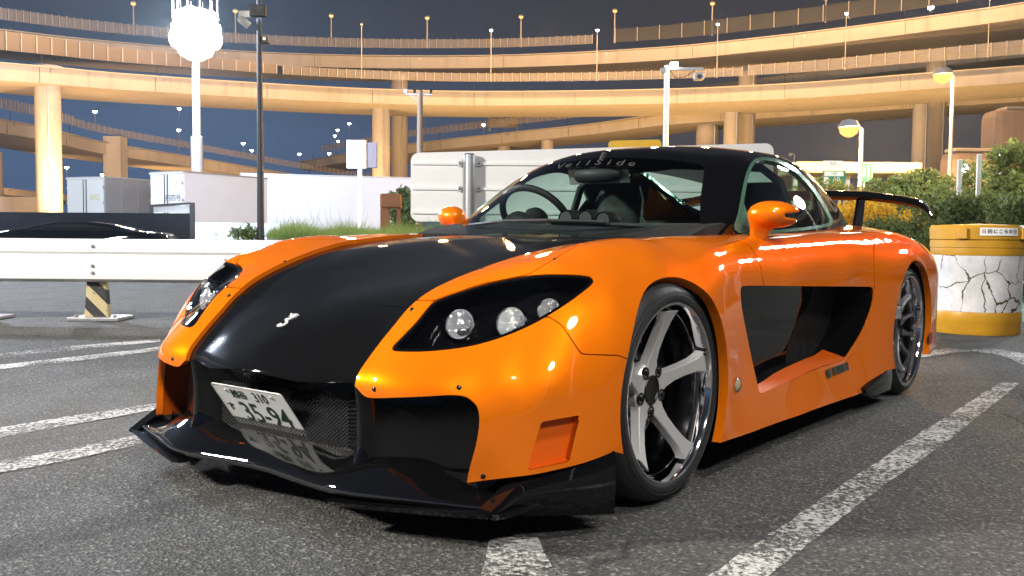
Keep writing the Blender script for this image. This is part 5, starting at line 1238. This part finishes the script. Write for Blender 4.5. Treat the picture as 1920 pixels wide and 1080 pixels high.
text('lettering', 'S', .42, WSG, o, fr_(-.09, (za+zb)/2), .002, offset=.01); MB().box((.1, -.026, (za+zb)/2), (.04, .01, (za-zb)*.8)).go('bar', WSG, o)
MB().lathe([(.001, 0), (.03, 0), (.03, za), (.001, za)], (0, .05, 0), n=8).go('post', M['steel'], o)
# ---- buildings at the right edge
MBR = concrete('brown_render', (.30, .23, .19), .9)
def block(u0, u1, v, D, depth, label, r=.6):
    a = gnd(u0, D); w = (u1-u0)/FPX*D; z = zat((u0+u1)/2, v, D); o = empty('building', a, RA, label, 'building')
    MB().box((w/2, depth/2, z/2), (w, depth, z)).go('wall', MBR, o, bevel=r)
    MB().box((w/2, depth/2, z+.1), (w*.85, depth*.6, .25)).go('roof', M['conc'], o)
    return o
block(1856, 2250, 206, 75, 2.6, 'tall plain brown building at the right edge', .7)
block(1778, 1900, 283, 72, 2.4, 'lower brown building stepping down to the left of the tall one', .7)
for u, v0, v1, D, ds in ((1795, 300, 345, 18, 'leftmost'), (1831, 290, 340, 18, 'middle'), (1872, 279, 350, 18, 'tallest, rightmost')):
    c = gnd(u, D); zt = zat(u, v0, D); p = MB().box((0, 0, zt/2), (.085, .05, zt)).go('marker_post', M['white'], bevel=.01); p.location = c; p.rotation_euler = (0, 0, RA)
    tag(p, 'slim white marker post in the bushes, %s of three' % ds, 'post', 'white marker posts')
o = empty('glow_lamp', gnd(1802, 40), RA, 'small bluish white lamp glowing between the white posts', 'street lamp')
MB().lathe([(.001, 0), (.05, 0), (.05, zat(1802, 318, 40)), (.001, zat(1802, 318, 40))], n=8).go('pole', M['steel'], o); MB().lathe([(.001, -.2), (.15, -.14), (.2, 0), (.15, .14), (.001, .2)], (0, 0, zat(1802, 316, 40)), n=12).go('lamp_globe', E_WHT, o, smooth=True)
lp = gnd(1485, 70); street_lamp(1482, 290, 70, 0, .14, M['steel'], 'thin unlit grey lamp post behind the roof at the right', None, .05, .3)
# ---- crash drum
bd = np.array([-5.686, .614, 0]); o = empty('crash_drum', bd+FWD*.35+RGT*.18, FA+PI, 'yellow crash drum with a cracked white band and a white label strip', 'crash drum')
def cracked():
    t = NT('cracked_white_band'); wv = t.n('ShaderNodeVectorMath', {0: t.n('ShaderNodeMapping', {'Vector': t.co(), 'Scale': (1, 1, .8)}).outputs[0], 1: t.n('ShaderNodeVectorMath', {0: t.n('ShaderNodeTexNoise', {'Vector': t.co(), 'Scale': 9.0, 'Detail': 4.0}).outputs[1], 'Scale': .09}, operation='SCALE').outputs[0]}, operation='ADD').outputs[0]
    vo = t.n('ShaderNodeTexVoronoi', {'Vector': wv, 'Scale': 5.2, 'Randomness': 1.0}, feature='DISTANCE_TO_EDGE')
    n = t.noise(4, 3); d = t.math('ADD', vo.outputs[0], t.map(n, .25, .75, -.022, .022))
    f = t.map(d, .009, .016); c = t.mix(f, (.06, .05, .012), t.mix(t.map(t.noise(3.2, 6, .7), .35, .7), (.48, .48, .50), (.80, .80, .81)))
    t.bsdf(Base_Color=c, Roughness=.5, Normal=t.bump(f, .4, .006)); return t.m
M['drum_y'] = plain('drum_yellow', (.50, .26, .014), .45, var=.38, scale=4)
R_ = .348
def drum_sec(rz): return MB().lathe(rz, n=48)
drum_sec([(.001, .0), (R_*.96, 0), (R_*.985, .02), (R_*.985, .09), (R_*1.0, .10), (R_*1.0, .175), (R_*.99, .185)]).go('base', M['drum_y'], o, auto=30)
drum_sec([(R_*.985, .186), (R_*.988, .40), (R_*1.0, .64)]).go('white_band', cracked(), o, smooth=True)
drum_sec([(R_*1.01, .641), (R_*1.02, .66), (R_*1.015, .70), (R_*1.03, .705), (R_*1.03, .76), (R_*1.0, .765)]).go('upper_band', M['drum_y'], o, auto=30)
drum_sec([(R_*1.0, .766), (R_*1.04, .77), (R_*1.05, .86), (R_*1.0, .885), (.001, .90)]).go('lid', M['drum_y'], o, auto=30)
for a in (-.75, .62):
    MB().box((R_*1.055*math.cos(a), R_*1.055*math.sin(a), .815), (.05, .075, .085), Matrix.Rotation(a, 3, 'Z')).go('lid_latch', M['drum_y'], o, bevel=.006)
lab = MB(); aa = np.linspace(-.42, .42, 9); V = []
for a in aa: V += [(R_*1.062*math.cos(a), R_*1.062*math.sin(a), .80), (R_*1.062*math.cos(a), R_*1.062*math.sin(a), .862)]
la = lab.add(V, [(2*i, 2*i+2, 2*i+3, 2*i+1) for i in range(8)]).go('label_strip', M['white'], o, smooth=True)
for i, ch in enumerate('日回にこらの日'):
    a = -.34+i*.113; text('lettering', ch, .036, M['ink'] if i else M['red'], la, Matrix(((-math.sin(a), 0, math.cos(a), R_*1.064*math.cos(a)), (math.cos(a), 0, math.sin(a), R_*1.064*math.sin(a)), (0, 1, 0, .831), (0, 0, 0, 1))), .0006, offset=.001)
# ---- plants
def leafmat(name, col, var=.45):
    t = NT(name); g_ = t.n('ShaderNodeNewGeometry'); n = t.noise(1.7, 3)
    r = g_.outputs['Random Per Island']; c = t.mix(r, tuple(x*(1-var) for x in col), tuple(min(1, x*(1+var)) for x in col)); c = t.mix(t.map(n, .3, .7), c, tuple(x*.75 for x in col))
    d = t.n('ShaderNodeBsdfPrincipled', {'Base Color': c, 'Roughness': .6}); tl = t.n('ShaderNodeBsdfTranslucent', {'Color': c})
    mx = t.n('ShaderNodeMixShader', {0: .45, 1: d.outputs[0], 2: tl.outputs[0]}); t.t.links.new(mx.outputs[0], t.out.inputs[0]); return t.m
LG = leafmat('leaf_green', (.26, .31, .08)); LD = leafmat('leaf_dark', (.15, .20, .06)); LY = leafmat('leaf_yellow_lit', (.85, .52, .035), .35); LGr = leafmat('grass_blade', (.20, .29, .06)); BRK = plain('bark', (.10, .075, .05), .9)
def leaves(centres, n, size, aspect=.5, squash=1.0, hollow=.35):
    C_ = np.array([c[:3] for c in centres]); R0 = np.array([c[3] for c in centres]); w = R0**2; k = rng.choice(len(C_), n, p=w/w.sum())
    d = rng.normal(size=(n, 3)); d /= np.linalg.norm(d, axis=1)[:, None]; rad = (hollow+(1-hollow)*rng.random(n)**.6)*R0[k]*(1+.22*np.sin(d[:, 0]*5+C_[k, 0]*3)*np.sin(d[:, 2]*6))
    P = C_[k]+d*rad[:, None]*np.array([1, 1, squash]); P = P[P[:, 2] > .02]; n = len(P)
    a = rng.normal(size=(n, 3)); a /= np.linalg.norm(a, axis=1)[:, None]; b = np.cross(a, rng.normal(size=(n, 3))); b /= np.linalg.norm(b, axis=1)[:, None]
    s_ = size*(.6+.8*rng.random(n))[:, None]; V = np.stack([P-a*s_, P+b*s_*aspect, P+a*s_, P-b*s_*aspect], 1).reshape(-1, 3)
    return V, np.arange(4*n).reshape(-1, 4)
def fast(name, V, F, mat, parent=None):
    me = bpy.data.meshes.new(name); me.vertices.add(len(V)); me.vertices.foreach_set('co', np.asarray(V, np.float32).ravel()); k = F.shape[1]
    me.loops.add(F.size); me.loops.foreach_set('vertex_index', F.astype(np.int32).ravel()); me.polygons.add(len(F)); me.polygons.foreach_set('loop_start', np.arange(0, F.size, k, dtype=np.int32)); me.update(calc_edges=True)
    me.materials.append(mat); o = bpy.data.objects.new(name, me); COL.objects.link(o)
    if parent is not None: o.parent = parent
    return o
def bush(u, v_top, D, w_px, mat, label, n=2600, size=.06, zb=0.0, depth=.9, kind='shrub', cat='bush', trunk=True, hollow=.3, group=None):
    c = gnd(u, D); w = w_px/FPX*D; z = zat(u, v_top, D); o = empty(kind, (c[0], c[1], 0), RA, label, cat, group)
    cs = []; m = max(4, int(w/.35))
    for i in range(m*3):
        x = (rng.random()-.5)*w; h = z-(abs(x)/(w/2))**2*.18*(z-zb); r = rng.uniform(.16, .34)*min(1.2, max(.6, (z-zb)/1.5))
        zz = zb+r*.5+(h-r-zb-r*.5)*rng.random()**.7; cs.append((x, (rng.random()-.5)*depth, max(zz, .05), r))
    for i in range(m): x = -w/2+w*(i+.5)/m; h = z-(abs(x)/(w/2))**2*.12*(z-zb); r = .18+.1*rng.random(); cs.append((x+rng.normal()*.05, 0, h-r*rng.uniform(.6, 1.3), r))
    V, F = leaves(cs, n, size, hollow=hollow); fast('foliage', V, F, mat, o)
    st = MB()
    for i in range(max(2, min(6, m//2))):
        x = (rng.random()-.5)*w*.6; st.tube([(x*.5, 0, 0), (x*.8, rng.normal()*.1, z*.4), (x, rng.normal()*.15, z*.8)], [.03, .02, .008], 6)
    tag(st.go('stem', BRK, o, smooth=True), kind='stuff')
    return o
bush(1640, 372, 16, 170, LY, 'bush with yellow lamp light in its leaf colour under the rear wing', 7000, .032, 0, 1.0)  # yellow light of the street lamp is put into the leaf colour
bush(1560, 338, 24, 190, LG, 'low green hedge under the green direction board', 4500, .06)
bush(1690, 322, 20, 150, LG, 'rounded green bush left of the white marker posts', 6500, .05, hollow=.2)
bush(1735, 312, 22, 90, LG, 'taller leafy bush in front of the right pair of columns', 5200, .055)
bush(1770, 362, 14, 130, LD, 'dark green bush above the tail of the car', 6500, .038)
bush(1835, 350, 13.5, 150, LD, 'dense dark hedge right behind the crash drum', 9000, .036, 0, 1.2)
bush(1925, 362, 12.5, 120, LD, 'dark bush at the right edge beside the drum', 8000, .034)
bush(1826, 300, 19, 50, LG, 'narrow green shrub between the white marker posts', 2500, .05)
bush(1918, 272, 16, 100, LG, 'tall light green tree cut by the right edge', 6000, .05, .8, 1.6, 'leafy_tree', 'tree')
bush(1690, 400, 15, 120, LD, 'dark low shrub behind the tail of the wing', 5000, .036)
bush(755, 352, 30, 40, LD, 'dark conifer-like bush left of the white sign back', 3200, .075, .3)
bush(462, 418, 20, 44, LD, 'small dark plant in front of the panel with characters', 500, .05, .55, .4)
bush(20, 402, 40, 60, LG, 'dim green shrub behind the hoarding at the left edge', 2500, .09)
# brown cabinet beside the columns
o = empty('brown_cabinet', gnd(733, 27), RA, 'rust brown roadside cabinet and post next to the dark bush', 'cabinet'); zt = zat(733, 363, 27)
RB = plain('rust_brown', (.22, .08, .02), .6); MB().box((0, 0, zt-.22), (.60, .4, .42)).go('hood', RB, o, bevel=.05); MB().box((-.17, 0, (zt-.43)/2), (.24, .3, zt-.43)).go('leg', RB, o); MB().box((.22, 0, (zt-.43)/2), (.10, .16, zt-.43)).go('leg', RB, o)
# grass bank: raised kerbed verge with tall blades
Dg0, Dg1 = 13.5, 22; vz = .66
a, b, c, d = gnd(520, Dg0+5), gnd(960, Dg0), gnd(1000, Dg1), gnd(500, Dg1+2)
t = MB().prism([a, b, c, d], (0, 0, 0), (0, 0, vz)); tag(t.go('verge', plain('soil', (.10, .075, .045), .95, bump=.5)), 'raised earth verge behind the bonnet', 'verge', kind='structure')
n = 26000; s_, q = rng.random(n), rng.random(n)
Pb = (a*(1-s_)[:, None]+b*s_[:, None])*(1-q)[:, None]+(d*(1-s_)[:, None]+c*s_[:, None])*q[:, None]; Pb[:, 2] = vz
hh = (.14+.26*rng.random(n)**1.6)*(.7+.7*np.clip(np.sin(s_*14)*np.sin(q*9+s_*5), 0, 1)); lean = rng.normal(size=(n, 3))*.4; lean[:, 2] = 0
ang = rng.random(n)*PI; wv = np.stack([np.cos(ang), np.sin(ang), 0*ang], 1)*.006
tip = Pb+UP*hh[:, None]+lean*hh[:, None]; V = np.stack([Pb-wv, Pb+wv, tip], 1).reshape(-1, 3)
tag(fast('grass', V, np.arange(3*n).reshape(-1, 3), LGr), 'tall green grass growing on the verge', 'grass', kind='stuff')
n = 160; s_ = rng.random(n)
Pb = (a*(1-s_)[:, None]+d*s_[:, None]) + (b-a)*(rng.random(n)*.5)[:, None]; Pb[:, 2] = vz; st = MB()
for p in Pb[:70]: h = .3+.35*rng.random(); st.tube([p, p+UP*h*.6+rng.normal(size=3)*.03, p+UP*h+rng.normal(size=3)*.07], [.004, .003, .001], 4, False)
tag(st.go('weeds', LGr), 'tall thin weed stalks standing in the grass', 'weeds', kind='stuff')

# ------------------------------------------------------------------ thin haze added to imitate lens glare round the lamps
hz_m = bpy.data.materials.new('haze'); hz_m.use_nodes = True; ht = hz_m.node_tree; ht.nodes.clear()
ho_ = ht.nodes.new('ShaderNodeOutputMaterial'); hv = ht.nodes.new('ShaderNodeVolumePrincipled'); hv.inputs['Color'].default_value = (.62, .80, 1, 1); hv.inputs['Density'].default_value = .0003; hv.inputs['Anisotropy'].default_value = .6
ht.links.new(hv.outputs[0], ho_.inputs['Volume'])
hz_o = MB().box((0, 0, 15.5), (900, 900, 33)).go('haze', hz_m); tag(hz_o, 'thin haze added to imitate lens glare round the lamps', 'haze', kind='stuff')
